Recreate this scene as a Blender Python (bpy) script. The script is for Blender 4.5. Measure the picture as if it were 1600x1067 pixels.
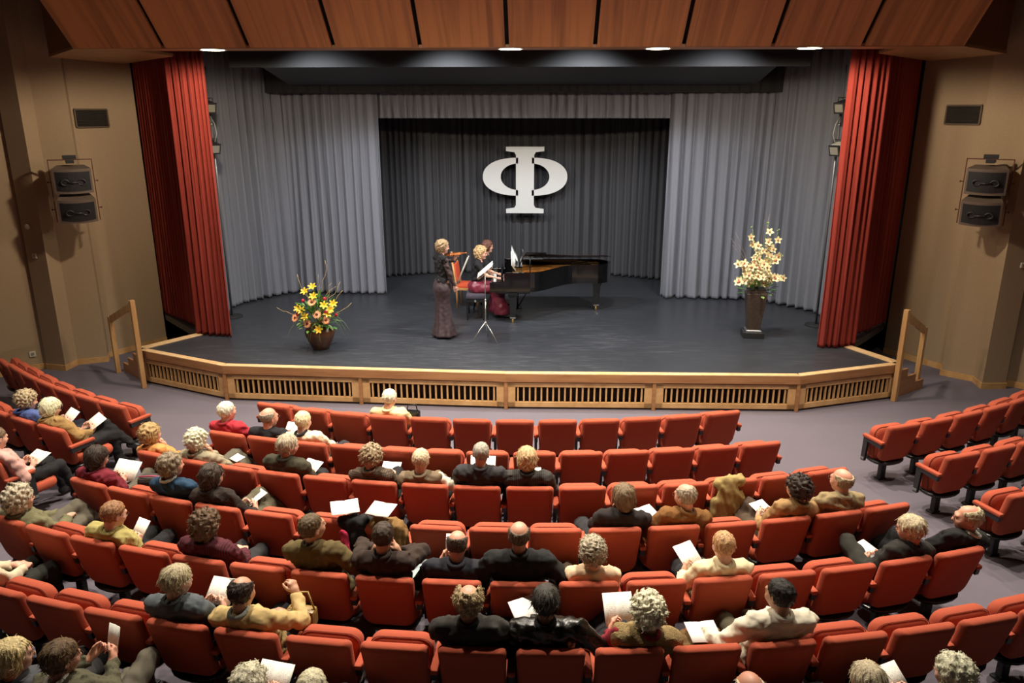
import bpy, bmesh, math, random
import numpy as np
from mathutils import Vector, Matrix

for o in list(bpy.data.objects):
    bpy.data.objects.remove(o, do_unlink=True)
SC = bpy.context.scene
COL = SC.collection
R = math.radians
rnd = random.Random(7)

# ---------------------------------------------------------------- camera
cam_d = bpy.data.cameras.new('camera')
cam_d.sensor_width = 36.0
cam_d.lens = 27.0
cam_d.clip_end = 200
cam = bpy.data.objects.new('camera', cam_d)
COL.objects.link(cam)
cam.location = (0.45, 0.0, 4.42)
cam.rotation_euler = (R(90 - 16.7), 0, R(2.2))
SC.camera = cam

# ---------------------------------------------------------------- world / exposure
W = bpy.data.worlds.new('hall_air')
SC.world = W
W.use_nodes = True
W.node_tree.nodes['Background'].inputs[0].default_value = (1.0, 0.80, 0.62, 1)
W.node_tree.nodes['Background'].inputs[1].default_value = 0.012
SC.view_settings.view_transform = 'Standard'
SC.view_settings.look = 'None'
SC.view_settings.gamma = 1.0
SC.view_settings.use_curve_mapping = False
SC.view_settings.exposure = 0.13

# ---------------------------------------------------------------- lights
def spot(name, loc, target, power, color, angle=60, blend=.6, radius=.12):
    l = bpy.data.lights.new(name, 'SPOT')
    l.energy = power; l.color = color; l.spot_size = R(angle); l.spot_blend = blend
    l.shadow_soft_size = radius
    o = bpy.data.objects.new(name, l)
    COL.objects.link(o)
    o.location = loc
    d = Vector(target) - Vector(loc)
    o.rotation_euler = d.to_track_quat('-Z', 'Y').to_euler()
    return o

WARM = (1.0, .90, .76)
COOL = (.90, .95, 1.0)
NEUT = (1.0, .92, .82)
# ceiling downlights over the audience
for ix, x in enumerate((-5.4, -1.9, 1.9, 5.4)):
    for y in (7.2, 8.9):
        e = 1650 if abs(x) < 3 else 520
        spot('house_downlight', (x, y - (.7 if abs(x) > 3 else 0), 7.55), (x * .98, y - .2, 0), e, WARM, 92 if abs(x) < 3 else 84, .7, .10)
# front-of-house spots aimed at the stage from the rear ceiling
for x in (-2.6, 0.3, 3.2):
    spot('stage_front_spot', (x, 1.2, 7.4), (x * .35, 15.2, 1.3), 750, NEUT, 31, .6, .10)
# stage battens hung in the slot behind the canopy
for x in (-3.4, -1.1, 1.2, 3.5):
    spot('stage_batten_spot', (x, 12.2, 5.42), (x * .8, 14.8, .58), 560 if abs(x) < 2 else 370, COOL, 118, .7, .12)

# ---------------------------------------------------------------- mesh helpers
def link(o, parent=None):
    COL.objects.link(o)
    if parent is not None:
        o.parent = parent
    return o

def tag(o, label=None, cat=None, group=None, kind=None):
    if label: o['label'] = label
    if cat: o['category'] = cat
    if group: o['group'] = group
    if kind: o['kind'] = kind
    return o

def empty(name, loc=(0, 0, 0), rz=0.0, label=None, cat=None, group=None):
    o = bpy.data.objects.new(name, None)
    o.empty_display_size = .1
    COL.objects.link(o)
    o.location = loc
    o.rotation_euler = (0, 0, rz)
    return tag(o, label, cat, group)

def data_mesh(name, verts, faces, mats, smooth=False, midx=None):
    me = bpy.data.meshes.new(name)
    me.from_pydata([tuple(v) for v in verts], [], [tuple(f) for f in faces])
    for m in (mats if isinstance(mats, (list, tuple)) else [mats]):
        me.materials.append(m)
    if midx is not None:
        me.polygons.foreach_set('material_index', np.asarray(midx, dtype=np.int32))
    if smooth:
        me.polygons.foreach_set('use_smooth', [True] * len(me.polygons))
    me.update()
    return me

def mobj(name, me, parent=None, loc=None, rot=None):
    o = bpy.data.objects.new(name, me)
    link(o, parent)
    if loc is not None: o.location = loc
    if rot is not None: o.rotation_euler = rot
    return o

class MB:
    """collects simple shapes into one mesh"""
    def __init__(s): s.v = []; s.f = []; s.sm = []
    def add(s, vs, fs, smooth=False):
        n = len(s.v)
        s.v += [tuple(v) for v in vs]
        s.f += [tuple(i + n for i in f) for f in fs]
        s.sm += [smooth] * len(fs)
        return s
    def box(s, c, d, rot=None, bev=0.0):
        x, y, z = d[0] / 2, d[1] / 2, d[2] / 2
        if bev > 0:
            bm = bmesh.new()
            bmesh.ops.create_cube(bm, size=1)
            for v in bm.verts: v.co = Vector((v.co.x * d[0], v.co.y * d[1], v.co.z * d[2]))
            bmesh.ops.bevel(bm, geom=bm.edges[:], offset=bev, segments=2, affect='EDGES', profile=.6)
            vs = [v.co.copy() for v in bm.verts]
            fs = [[v.index for v in f.verts] for f in bm.faces]
            bm.free()
        else:
            vs = [Vector(p) for p in ((-x, -y, -z), (x, -y, -z), (x, y, -z), (-x, y, -z), (-x, -y, z), (x, -y, z), (x, y, z), (-x, y, z))]
            fs = [(0, 3, 2, 1), (4, 5, 6, 7), (0, 1, 5, 4), (1, 2, 6, 5), (2, 3, 7, 6), (3, 0, 4, 7)]
        M = (rot if rot is not None else Matrix.Identity(3))
        return s.add([M @ v + Vector(c) for v in vs], fs)
    def tube(s, pts, r, n=8, cap=True, smooth=True):
        pts = [Vector(p) for p in pts]
        rs = r if isinstance(r, (list, tuple)) else [r] * len(pts)
        vs = []; fs = []
        t0 = (pts[1] - pts[0]).normalized()
        up = Vector((0, 0, 1)) if abs(t0.z) < .9 else Vector((1, 0, 0))
        a = t0.cross(up).normalized()
        for i, p in enumerate(pts):
            t = (pts[min(i + 1, len(pts) - 1)] - pts[max(i - 1, 0)]).normalized()
            a = (a - t * a.dot(t)).normalized()
            b = t.cross(a)
            for k in range(n):
                w = 2 * math.pi * k / n
                vs.append(p + (a * math.cos(w) + b * math.sin(w)) * rs[i])
        for i in range(len(pts) - 1):
            for k in range(n):
                k2 = (k + 1) % n
                fs.append((i * n + k, i * n + k2, (i + 1) * n + k2, (i + 1) * n + k))
        s.add(vs, fs, smooth)
        if cap:
            m = len(s.v) - len(vs)
            s.f.append(tuple(m + k for k in range(n))[::-1]); s.sm.append(False)
            s.f.append(tuple(m + (len(pts) - 1) * n + k for k in range(n))); s.sm.append(False)
        return s
    def lathe(s, prof, n=24, c=(0, 0, 0), smooth=True):
        vs = []; fs = []
        for r, z in prof:
            for k in range(n):
                w = 2 * math.pi * k / n
                vs.append((c[0] + r * math.cos(w), c[1] + r * math.sin(w), c[2] + z))
        for i in range(len(prof) - 1):
            for k in range(n):
                k2 = (k + 1) % n
                fs.append((i * n + k, i * n + k2, (i + 1) * n + k2, (i + 1) * n + k))
        s.add(vs, fs, smooth)
        m = len(s.v) - len(vs)
        s.f.append(tuple(m + k for k in range(n))[::-1]); s.sm.append(False)
        s.f.append(tuple(m + (len(prof) - 1) * n + k for k in range(n))); s.sm.append(False)
        return s
    def prism(s, poly, z0, z1):
        n = len(poly)
        a = sum(poly[i][0] * poly[(i + 1) % n][1] - poly[(i + 1) % n][0] * poly[i][1] for i in range(n))
        if a < 0: poly = poly[::-1]
        vs = [(p[0], p[1], z0) for p in poly] + [(p[0], p[1], z1) for p in poly]
        fs = [tuple(range(n))[::-1], tuple(range(n, 2 * n))] + [(i, (i + 1) % n, n + (i + 1) % n, n + i) for i in range(n)]
        return s.add(vs, fs)
    def mesh(s, name, mats):
        me = data_mesh(name, s.v, s.f, mats)
        me.polygons.foreach_set('use_smooth', s.sm)
        return me
    def build(s, name, m, parent=None, loc=None, rot=None):
        return mobj(name, s.mesh(name, m), parent, loc, rot)

def struct(o):
    o['kind'] = 'structure'
    return o

# ---------------------------------------------------------------- materials
MATS = {}
def mat(name, col, rough=.6, metal=0.0, bump=None, var=None, spec=.5, sheen=0.0, coat=0.0, emit=None, trans=0.0):
    """procedural principled material; bump=(scale,strength[,stretch]) var=(scale,amount[,stretch])"""
    if name in MATS: return MATS[name]
    m = bpy.data.materials.new(name)
    m.use_nodes = True
    nt = m.node_tree
    b = nt.nodes['Principled BSDF']
    b.inputs['Base Color'].default_value = (*col, 1)
    b.inputs['Roughness'].default_value = rough
    b.inputs['Metallic'].default_value = metal
    b.inputs['Specular IOR Level'].default_value = spec
    if sheen:
        b.inputs['Sheen Weight'].default_value = sheen
        b.inputs['Sheen Roughness'].default_value = .5
        b.inputs['Sheen Tint'].default_value = (*[min(1, c * 2.2 + .1) for c in col], 1)
    if coat: b.inputs['Coat Weight'].default_value = coat; b.inputs['Coat Roughness'].default_value = .05
    if emit:
        b.inputs['Emission Color'].default_value = (*emit[0], 1); b.inputs['Emission Strength'].default_value = emit[1]
    if bump or var:
        tc = nt.nodes.new('ShaderNodeTexCoord')
        def noise(sc, st, det):
            n = nt.nodes.new('ShaderNodeTexNoise'); n.inputs['Scale'].default_value = sc; n.inputs['Detail'].default_value = det
            if st:
                mp = nt.nodes.new('ShaderNodeMapping'); mp.inputs['Scale'].default_value = st
                nt.links.new(tc.outputs['Object'], mp.inputs[0]); nt.links.new(mp.outputs[0], n.inputs['Vector'])
            else: nt.links.new(tc.outputs['Object'], n.inputs['Vector'])
            return n
        if var:
            n = noise(var[0], var[2] if len(var) > 2 else None, 4)
            mx = nt.nodes.new('ShaderNodeMix'); mx.data_type = 'RGBA'
            k = var[1]
            mx.inputs[6].default_value = (*[max(0, c * (1 - k)) for c in col], 1)
            mx.inputs[7].default_value = (*[min(1, c * (1 + k)) for c in col], 1)
            mr = nt.nodes.new('ShaderNodeMapRange')
            mr.inputs[1].default_value = .3; mr.inputs[2].default_value = .7
            nt.links.new(n.outputs['Fac'], mr.inputs[0]); nt.links.new(mr.outputs[0], mx.inputs[0])
            nt.links.new(mx.outputs[2], b.inputs['Base Color'])
        if bump:
            n = noise(bump[0], bump[2] if len(bump) > 2 else None, 3)
            bp = nt.nodes.new('ShaderNodeBump'); bp.inputs['Strength'].default_value = bump[1]; bp.inputs['Distance'].default_value = .01
            nt.links.new(n.outputs['Fac'], bp.inputs['Height']); nt.links.new(bp.outputs[0], b.inputs['Normal'])
    MATS[name] = m
    return m

def wood(name, c1, c2, rough=.45, scale=3.0, stretch=(1, 1, .12), spread=(.35, .65)):
    if name in MATS: return MATS[name]
    m = mat(name, c1, rough)
    nt = m.node_tree; b = nt.nodes['Principled BSDF']
    tc = nt.nodes.new('ShaderNodeTexCoord'); mp = nt.nodes.new('ShaderNodeMapping'); mp.inputs['Scale'].default_value = stretch
    n = nt.nodes.new('ShaderNodeTexNoise'); n.inputs['Scale'].default_value = scale; n.inputs['Detail'].default_value = 6; n.inputs['Distortion'].default_value = .6
    cr = nt.nodes.new('ShaderNodeValToRGB')
    cr.color_ramp.elements[0].position = spread[0]; cr.color_ramp.elements[0].color = (*c1, 1)
    cr.color_ramp.elements[1].position = spread[1]; cr.color_ramp.elements[1].color = (*c2, 1)
    nt.links.new(tc.outputs['Object'], mp.inputs[0]); nt.links.new(mp.outputs[0], n.inputs['Vector'])
    nt.links.new(n.outputs['Fac'], cr.inputs[0]); nt.links.new(cr.outputs[0], b.inputs['Base Color'])
    return m

M_carpet = mat('purple_grey_carpet', (.124, .107, .131), .95, bump=(260, .35), var=(1.0, .06))
M_wall = mat('beige_textile_wall', (.37, .265, .165), .9, bump=(190, .25), var=(60, .07))
M_ceil = mat('brown_ceiling_paint', (.22, .13, .07), .85, var=(2, .1))
M_oak = wood('oak_trim', (.50, .27, .10), (.62, .37, .16), .42, 5.0, (1, 1, 1))
M_oakside = wood('stage_fascia_wood', (.30, .13, .048), (.40, .19, .075), .4, 4.0, (.4, .4, 4))
M_oaklite = wood('pale_oak_edge', (.60, .37, .17), (.72, .48, .25), .4, 6.0, (1, 1, 1))
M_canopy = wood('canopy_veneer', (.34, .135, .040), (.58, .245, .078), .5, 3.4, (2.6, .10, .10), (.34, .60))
M_black = mat('matt_black', (.010, .010, .011), .8)
M_blackcloth = mat('black_drape_cloth', (.014, .013, .014), .9)
M_cloud = mat('dark_grey_baffle', (.026, .029, .036), .75, var=(1.5, .1))
# ================================================================ structure
def floor_z(y):
    return .09 * min(1.0, max(0.0, (11.0 - y) / .55)) + max(0.0, (8.9 - y) * .03)

# sloping carpeted floor
ys = [-4, 8.9, 10.45, 11.0, 20]
vs = []; fs = []
for y in ys:
    for x in (-14, 14): vs.append((x, y, floor_z(y)))
for y in ys:
    for x in (-14, 14): vs.append((x, y, -.3))
nb_ = 2 * len(ys)
for i in range(len(ys) - 1):
    a, b, c, d = 2 * i, 2 * i + 1, 2 * i + 3, 2 * i + 2
    fs += [(a, b, c, d), (nb_ + d, nb_ + c, nb_ + b, nb_ + a), (a, d, nb_ + d, nb_ + a), (c, b, nb_ + b, nb_ + c)]
fs += [(1, 0, nb_, nb_ + 1), (nb_ - 2, nb_ - 1, 2 * nb_ - 1, 2 * nb_ - 2)]
fl = struct(mobj('floor', data_mesh('floor', vs, fs, M_carpet)))
fl['label'] = 'purple-grey carpeted auditorium floor'

def ribbon(path, z0, z1, th, name, m, parent=None):
    """upright wall along a polyline; thickness goes away from the viewer (left of travel)"""
    mb = MB()
    n = len(path)
    off = []
    for i, p in enumerate(path):
        a = Vector(path[max(i - 1, 0)]); b = Vector(path[min(i + 1, n - 1)])
        t = (b - a).normalized()
        off.append(Vector(p) + Vector((-t.y, t.x)) * th)
    vs = [(*p, z0) for p in path] + [(*p, z1) for p in path] + [(*p, z0) for p in off] + [(*p, z1) for p in off]
    fs = []
    for i in range(n - 1):
        fs.append((i, i + 1, n + i + 1, n + i))
        fs.append((2 * n + i + 1, 2 * n + i, 3 * n + i, 3 * n + i + 1))
        fs.append((n + i, n + i + 1, 3 * n + i + 1, 3 * n + i))
        fs.append((i + 1, i, 2 * n + i, 2 * n + i + 1))
    fs.append((0, n, 3 * n, 2 * n)); fs.append((n - 1, 3 * n - 1, 4 * n - 1, 2 * n - 1))
    mb.add(vs, fs)
    return mb.build(name, m, parent)

WL = [(-13.8, 9.5), (-8.9, 12.25), (-8.40, 12.78), (-8.36, 12.70), (-7.97, 12.62), (-7.95, 12.96), (-7.50, 13.16), (-7.62, 13.42), (-7.02, 14.46)]
WR = [(7.00, 14.25), (7.62, 13.28), (7.45, 12.98), (7.83, 12.66), (7.78, 12.29), (8.18, 12.32), (8.26, 12.48), (9.0, 11.9), (13.8, 9.2)]
wl = struct(ribbon(WL, 0, 7.8, .15, 'wall_left', M_wall))
wr = struct(ribbon(WR, 0, 7.8, .15, 'wall_right', M_wall))
def shrink(path, d):
    out = []
    for i, p in enumerate(path):
        a = Vector(path[max(i - 1, 0)]); b = Vector(path[min(i + 1, len(path) - 1)])
        t = (b - a).normalized(); out.append(tuple(Vector(p) + Vector((t.y, -t.x)) * d))
    return out
struct(ribbon(shrink(WL, .022), 0, .10, .02, 'baseboard_left', M_oak))
struct(ribbon(shrink(WR, .022), 0, .10, .02, 'baseboard_right', M_oak))
# dark backstage shell
struct(ribbon([(-7.05, 14.5), (-7.2, 19.8), (7.2, 19.8), (7.03, 14.3)], 0, 7.8, .1, 'wall_backstage', M_black))
mb = MB(); mb.box((0, 16.0, 7.75), (15, 9.0, .1)); struct(mb.build('ceiling_stage', M_black))
mb = MB(); mb.box((0, 3.6, 7.95), (28, 15.2, .2)); struct(mb.build('ceiling', M_ceil))
# rounded bulkheads at both sides of the auditorium ceiling
for s in (-1, 1):
    prof = [(8.15, 5.75), (8.22, 5.60), (8.38, 5.50), (8.62, 5.46), (13.8, 5.46), (13.8, 7.85), (8.15, 7.85)]
    vs = []; n = len(prof)
    for y in (6.0, 11.7):
        for x, z in prof: vs.append((s * (x - .06 * (11.7 - y)), y, z))
    fs = [(i, (i + 1) % n, n + (i + 1) % n, n + i) for i in range(n)] + [tuple(range(n))[::-1], tuple(range(n, 2 * n))]
    if s < 0: fs = [f[::-1] for f in fs]
    struct(mobj('ceiling_bulkhead', data_mesh('ceiling_bulkhead', vs, fs, M_ceil)))

# ---------------------------------------------------------------- stage platform
S = .58
DECK = [(-6.31, 12.10), (-4.53, 11.31), (-.07, 11.10), (4.38, 11.16), (6.15, 11.80), (5.68, 12.70), (6.95, 14.25), (7.1, 19.7), (-7.1, 19.7), (-6.98, 14.44), (-5.66, 13.03)]
def deck_material():
    m = mat('black_stage_lino', (.022, .023, .026), .38)
    nt = m.node_tree; b = nt.nodes['Principled BSDF']
    tc = nt.nodes.new('ShaderNodeTexCoord')
    def ns(scale, st, lo, hi, det=6):
        mp = nt.nodes.new('ShaderNodeMapping'); mp.inputs['Scale'].default_value = st
        n = nt.nodes.new('ShaderNodeTexNoise'); n.inputs['Scale'].default_value = scale; n.inputs['Detail'].default_value = det
        mr = nt.nodes.new('ShaderNodeMapRange'); mr.inputs[1].default_value = lo; mr.inputs[2].default_value = hi
        nt.links.new(tc.outputs['Object'], mp.inputs[0]); nt.links.new(mp.outputs[0], n.inputs['Vector']); nt.links.new(n.outputs['Fac'], mr.inputs[0])
        return mr.outputs[0]
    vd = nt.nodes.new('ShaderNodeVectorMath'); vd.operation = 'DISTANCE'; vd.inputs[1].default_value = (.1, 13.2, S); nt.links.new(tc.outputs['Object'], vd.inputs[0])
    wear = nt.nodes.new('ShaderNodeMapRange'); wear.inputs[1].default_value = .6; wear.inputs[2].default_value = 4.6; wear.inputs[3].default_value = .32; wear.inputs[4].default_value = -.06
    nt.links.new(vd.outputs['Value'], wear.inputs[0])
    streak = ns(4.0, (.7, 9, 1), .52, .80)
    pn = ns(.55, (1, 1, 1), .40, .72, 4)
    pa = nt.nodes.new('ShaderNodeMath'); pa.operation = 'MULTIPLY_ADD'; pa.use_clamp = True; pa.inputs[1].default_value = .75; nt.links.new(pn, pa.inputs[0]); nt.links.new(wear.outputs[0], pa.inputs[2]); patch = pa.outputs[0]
    fine = ns(26, (1, 2.6, 1), .60, .80)
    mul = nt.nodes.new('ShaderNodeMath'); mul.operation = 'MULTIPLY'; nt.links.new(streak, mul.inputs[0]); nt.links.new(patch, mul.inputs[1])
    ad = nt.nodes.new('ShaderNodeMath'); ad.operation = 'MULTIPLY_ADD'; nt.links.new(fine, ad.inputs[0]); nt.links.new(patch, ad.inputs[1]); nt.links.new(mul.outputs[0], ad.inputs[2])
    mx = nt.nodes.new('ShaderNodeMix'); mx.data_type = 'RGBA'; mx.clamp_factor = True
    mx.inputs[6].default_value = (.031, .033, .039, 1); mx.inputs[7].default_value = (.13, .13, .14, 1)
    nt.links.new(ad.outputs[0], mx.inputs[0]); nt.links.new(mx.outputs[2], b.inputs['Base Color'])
    rr = nt.nodes.new('ShaderNodeMapRange'); rr.inputs[3].default_value = .30; rr.inputs[4].default_value = .55
    nt.links.new(patch, rr.inputs[0]); nt.links.new(rr.outputs[0], b.inputs['Roughness'])
    return m
mb = MB(); mb.prism(DECK, S - .12, S)
deck = struct(mb.build('floor_stage', deck_material()))
deck['label'] = 'scuffed black stage floor'
# dark void under the deck
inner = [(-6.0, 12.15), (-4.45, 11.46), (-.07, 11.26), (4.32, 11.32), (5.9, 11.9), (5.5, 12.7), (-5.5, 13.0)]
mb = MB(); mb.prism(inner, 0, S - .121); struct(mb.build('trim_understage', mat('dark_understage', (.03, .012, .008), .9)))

FRONT = DECK[:5]
def seg_frame(a, b):
    a = Vector((*a, 0)); b = Vector((*b, 0)); t = (b - a).normalized(); nrm = Vector((t.y, -t.x, 0))
    rz = math.atan2(t.y, t.x)
    return a, t, nrm, (b - a).length, rz
# fascia boards + pale top edge, one per straight run
for k in range(4):
    a, t, nrm, L, rz = seg_frame(FRONT[k], FRONT[k + 1])
    mb = MB(); mb.box((L / 2, -.02, S - .065), (L + .012, .05, .13), bev=.006)
    o = struct(mb.build('trim_%d' % (k + 1), M_oakside, None, (a.x, a.y, 0), (0, 0, rz)))
    mb = MB(); mb.box((L / 2, .012, S + .004), (L + .012, .115, .016), bev=.004)
    o = struct(mb.build('trim_%d' % (k + 11), M_oaklite, None, (a.x, a.y, 0), (0, 0, rz)))
for k, (a_, b_) in enumerate([((-6.31, 12.10), (-5.66, 13.03)), ((6.15, 11.80), (5.68, 12.70))]):
    a, t, nrm, L, rz = seg_frame(a_, b_)
    mb = MB(); mb.box((L / 2, 0, S + .004), (L, .17, .016), bev=.004)
    struct(mb.build('trim_%d' % (k + 21), M_oaklite, None, (a.x, a.y, 0), (0, 0, rz)))

# slatted grille panels in the stage front
slat_me = MB().box((0, 0, 0), (.026, .03, .235), bev=.003).mesh('slat', M_oak)
def grille(a_, b_, label):
    a, t, nrm, L, rz = seg_frame(a_, b_)
    e = empty('stage_grille_panel', (a.x, a.y, 0), rz, label, 'panel', 'slatted panels across the stage front')
    z0, z1 = .035, .43
    mb = MB()
    for c, d in (((L / 2, .01, z0 + .04), (L - .05, .045, .08)), ((L / 2, .01, z1 - .035), (L - .05, .045, .07)),
                 ((.085, .01, .235), (.12, .045, .40)), ((L - .085, .01, .235), (L * 0 + .12, .045, .40))):
        mb.box(c, d, bev=.004)
    mb.build('frame', M_oak, e)
    mb = MB(); mb.box((L / 2, .012, .445), (L - .04, .03, .022), bev=.003); mb.build('top_rail', M_oakside, e)
    mb = MB(); mb.box((L / 2, .02, .018), (L - .06, .03, .035)); mb.build('kick_board', mat('dark_kick', (.06, .03, .015), .6), e)
    n = 22 if L > 2 else 19
    x0, x1 = .185, L - .185
    for i in range(n):
        mobj('slat', slat_me, e, (x0 + (x1 - x0) * i / (n - 1), .012, .238))
    return e
names = ['angled slatted stage-front panel beside the left stairs', 'first straight slatted stage-front panel from the left', 'slatted stage-front panel just left of centre',
         'slatted stage-front panel just right of centre', 'last straight slatted stage-front panel towards the right', 'angled slatted stage-front panel beside the right stairs']
def lerp(a, b, u): return (a[0] + (b[0] - a[0]) * u, a[1] + (b[1] - a[1]) * u)
segs = [(FRONT[0], FRONT[1]), (FRONT[1], lerp(FRONT[1], FRONT[2], .49)), (lerp(FRONT[1], FRONT[2], .49), FRONT[2]), (FRONT[2], lerp(FRONT[2], FRONT[3], .51)), (lerp(FRONT[2], FRONT[3], .51), FRONT[3]), (FRONT[3], FRONT[4])]
for (a_, b_), lb in zip(segs, names): grille(a_, b_, lb)
posts = [s[0] for s in segs[1:]]
for k, p in enumerate(posts):
    mb = MB(); mb.box((p[0], p[1] + .0, .225), (.055, .07, .45), bev=.004); struct(mb.build('trim_%d' % (k + 31), M_oakside))

# ---------------------------------------------------------------- stage stairs with handrails
def stairs(top, strip_dir, out_dir, label, far, near_top, far_top, near):
    """top: front corner of the deck edge, strip_dir along the edge, out_dir descending"""
    sd = Vector((*strip_dir, 0)).normalized(); od = Vector((*out_dir, 0)).normalized()
    base = Vector((*top, 0))
    e = empty('stage_stairs', base, 0, label, 'stairs')
    W_ = 1.05; run = .27; n = 3; rise = S / 4
    M_tread = mat('stair_tread_carpet', (.13, .10, .11), .95, bump=(200, .3))
    for i in range(n):
        h = S - rise * (i + 1)
        mb = MB()
        p0 = od * (run * i); p1 = od * (run * (i + 1))
        poly = [(p0 + sd * .04), (p1 + sd * .04), (p1 + sd * W_), (p0 + sd * W_)]
        mb.prism([(p.x, p.y) for p in poly], h - .03, h); mb.build('tread', M_tread, e)
        mb = MB()
        q0 = p1 - od * .02
        poly = [(q0 + sd * .04), (p1 + sd * .04), (p1 + sd * W_), (q0 + sd * W_)]
        mb.prism([(p.x, p.y) for p in poly], max(0, h - rise), h - .03); mb.build('riser', M_oak, e)
    # sawtooth stringer on the visible side
    for off in (0.0, W_):
        prof = [(0, 0), (run * n + .02, 0), (run * n + .02, rise)]
        for i in range(n - 1, -1, -1):
            h = S - rise * (i + 1) + .015
            prof += [(run * (i + 1) + .02, h), (run * i + .02, h)]
        prof += [(.02, S - .005), (0, S - .005)]
        vs = []; m_ = len(prof)
        for w in (0, .035):
            for d_, z_ in prof:
                p = od * d_ + sd * (off + w - .01); vs.append((p.x, p.y, z_))
        fs = [tuple(range(m_)), tuple(range(m_, 2 * m_))[::-1]] + [(i, (i + 1) % m_, m_ + (i + 1) % m_, m_ + i)[::-1] for i in range(m_)]
        mobj('stringer', data_mesh('stringer', vs, fs, M_oakside if off == 0 else M_oak), e)
    # handrail: near post, far post and sloping rail
    M_rail = wood('rail_oak', (.44, .23, .085), (.55, .32, .14), .4, 6, (1, 1, .2))
    nb = Vector((*near, 0)) - base; fb = Vector((*far, 0)) - base
    ang = math.atan2(od.y, od.x); rot = Matrix.Rotation(ang, 3, 'Z')
    mb = MB(); mb.box(nb + Vector((0, 0, near_top / 2)), (.075, .075, near_top), rot, .006); mb.build('near_post', M_rail, e)
    mb = MB(); mb.box(fb + Vector((0, 0, far_top / 2)), (.07, .075, far_top), rot, .006); mb.build('far_post', M_rail, e)
    a = nb + Vector((0, 0, near_top - .09)); b = fb + Vector((0, 0, far_top - .06))
    d = (b - a); Lr = d.length; M3 = d.to_track_quat('X', 'Z').to_matrix()
    mb = MB(); mb.box((a + b) / 2, (Lr, .05, .11), M3, .006); mb.build('handrail', M_rail, e)
    return e
stairs((-6.31, 12.10), (.65, .91), (-.74, .67), 'oak stairs with handrail at the left end of the stage', (-6.98, 12.55), 1.50, 1.03, (-6.14, 11.80))
stairs((6.15, 11.80), (-.47, .88), (.80, .60), 'oak stairs with handrail at the right end of the stage', (6.72, 12.32), 1.50, 1.05, (6.08, 11.66))

# ---------------------------------------------------------------- wooden canopy over the stage front
CB, CT = Vector((0, 11.0, 5.27)), Vector((0, 9.1, 7.05))
can = empty('ceiling_canopy'); struct(can)
can['label'] = 'sloping wood-panelled canopy above the stage'
gaps = [-4.72 + 1.171 * k for k in range(9)]
edges = [-5.98] + gaps + [5.96]
sl = (CT - CB); Ls = sl.length; tilt = sl.normalized()
for k in range(10):
    xa = edges[k] + (.028 if k else 0); xb = edges[k + 1] - (.028 if k < 9 else 0)
    vs = []
    nrm = Vector((0, -tilt.z, tilt.y)).normalized()
    if nrm.y > 0: nrm = -nrm
    for d in (0, .04):
        for (u, x) in ((0, xa), (0, xb), (1, xb), (1, xa)):
            flare = 1.0 + .0 * u
            p = CB + sl * u + nrm * (.04 - d); vs.append((x * flare, p.y, p.z))
    fs = [(0, 1, 2, 3), (7, 6, 5, 4), (0, 4, 5, 1), (1, 5, 6, 2), (2, 6, 7, 3), (3, 7, 4, 0)]
    mobj('panel', data_mesh('panel', vs, fs, M_canopy), can)
# dark backing behind the panel joints
mb = MB()
mb.add([(-6, 11.08, 5.30), (6, 11.08, 5.30), (6, 9.18, 7.1), (-6, 9.18, 7.1), (-6, 11.3, 5.30), (6, 11.3, 5.30), (6, 9.4, 7.6), (-6, 9.4, 7.6)],
       [(0, 1, 2, 3), (7, 6, 5, 4), (0, 4, 5, 1), (1, 5, 6, 2), (2, 6, 7, 3), (3, 7, 4, 0)])
mb.build('backing', M_black, can)
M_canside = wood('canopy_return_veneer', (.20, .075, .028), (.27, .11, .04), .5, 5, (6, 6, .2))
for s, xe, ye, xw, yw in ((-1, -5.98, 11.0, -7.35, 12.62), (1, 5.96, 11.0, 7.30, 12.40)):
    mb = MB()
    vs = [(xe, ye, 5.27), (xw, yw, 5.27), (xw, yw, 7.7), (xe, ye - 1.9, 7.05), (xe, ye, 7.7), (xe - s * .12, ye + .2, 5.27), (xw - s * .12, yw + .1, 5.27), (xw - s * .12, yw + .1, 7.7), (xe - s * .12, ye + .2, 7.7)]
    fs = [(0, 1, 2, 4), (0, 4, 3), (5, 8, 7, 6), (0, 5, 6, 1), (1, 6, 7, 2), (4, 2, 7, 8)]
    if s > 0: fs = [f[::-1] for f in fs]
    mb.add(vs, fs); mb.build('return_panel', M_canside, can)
under = [(-5.98, 10.985), (5.96, 10.985), (7.32, 12.42), (7.05, 14.2), (5.35, 12.35), (4.7, 11.42), (-4.7, 11.42), (-5.2, 12.45), (-7.08, 14.4), (-7.37, 12.64)]
mb = MB()
mb.prism([(-5.98, 10.985), (5.96, 10.985), (5.3, 11.42), (-5.3, 11.42)], 5.235, 5.275)
mb.prism([(-5.98, 10.985), (-5.3, 11.42), (-5.3, 12.5), (-7.08, 14.4), (-7.37, 12.64)], 5.235, 5.275)
mb.prism([(5.96, 10.985), (7.32, 12.42), (7.05, 14.2), (5.4, 12.3), (5.3, 11.42)], 5.235, 5.275)
mb.build('soffit', wood('soffit_veneer', (.33, .16, .06), (.42, .22, .09), .5, 4, (.3, 4, 1)), can)
mb = MB(); mb.box((0, 11.47, 6.3), (10.7, .06, 2.1)); mb.build('rear_face', M_black, can)

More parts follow.
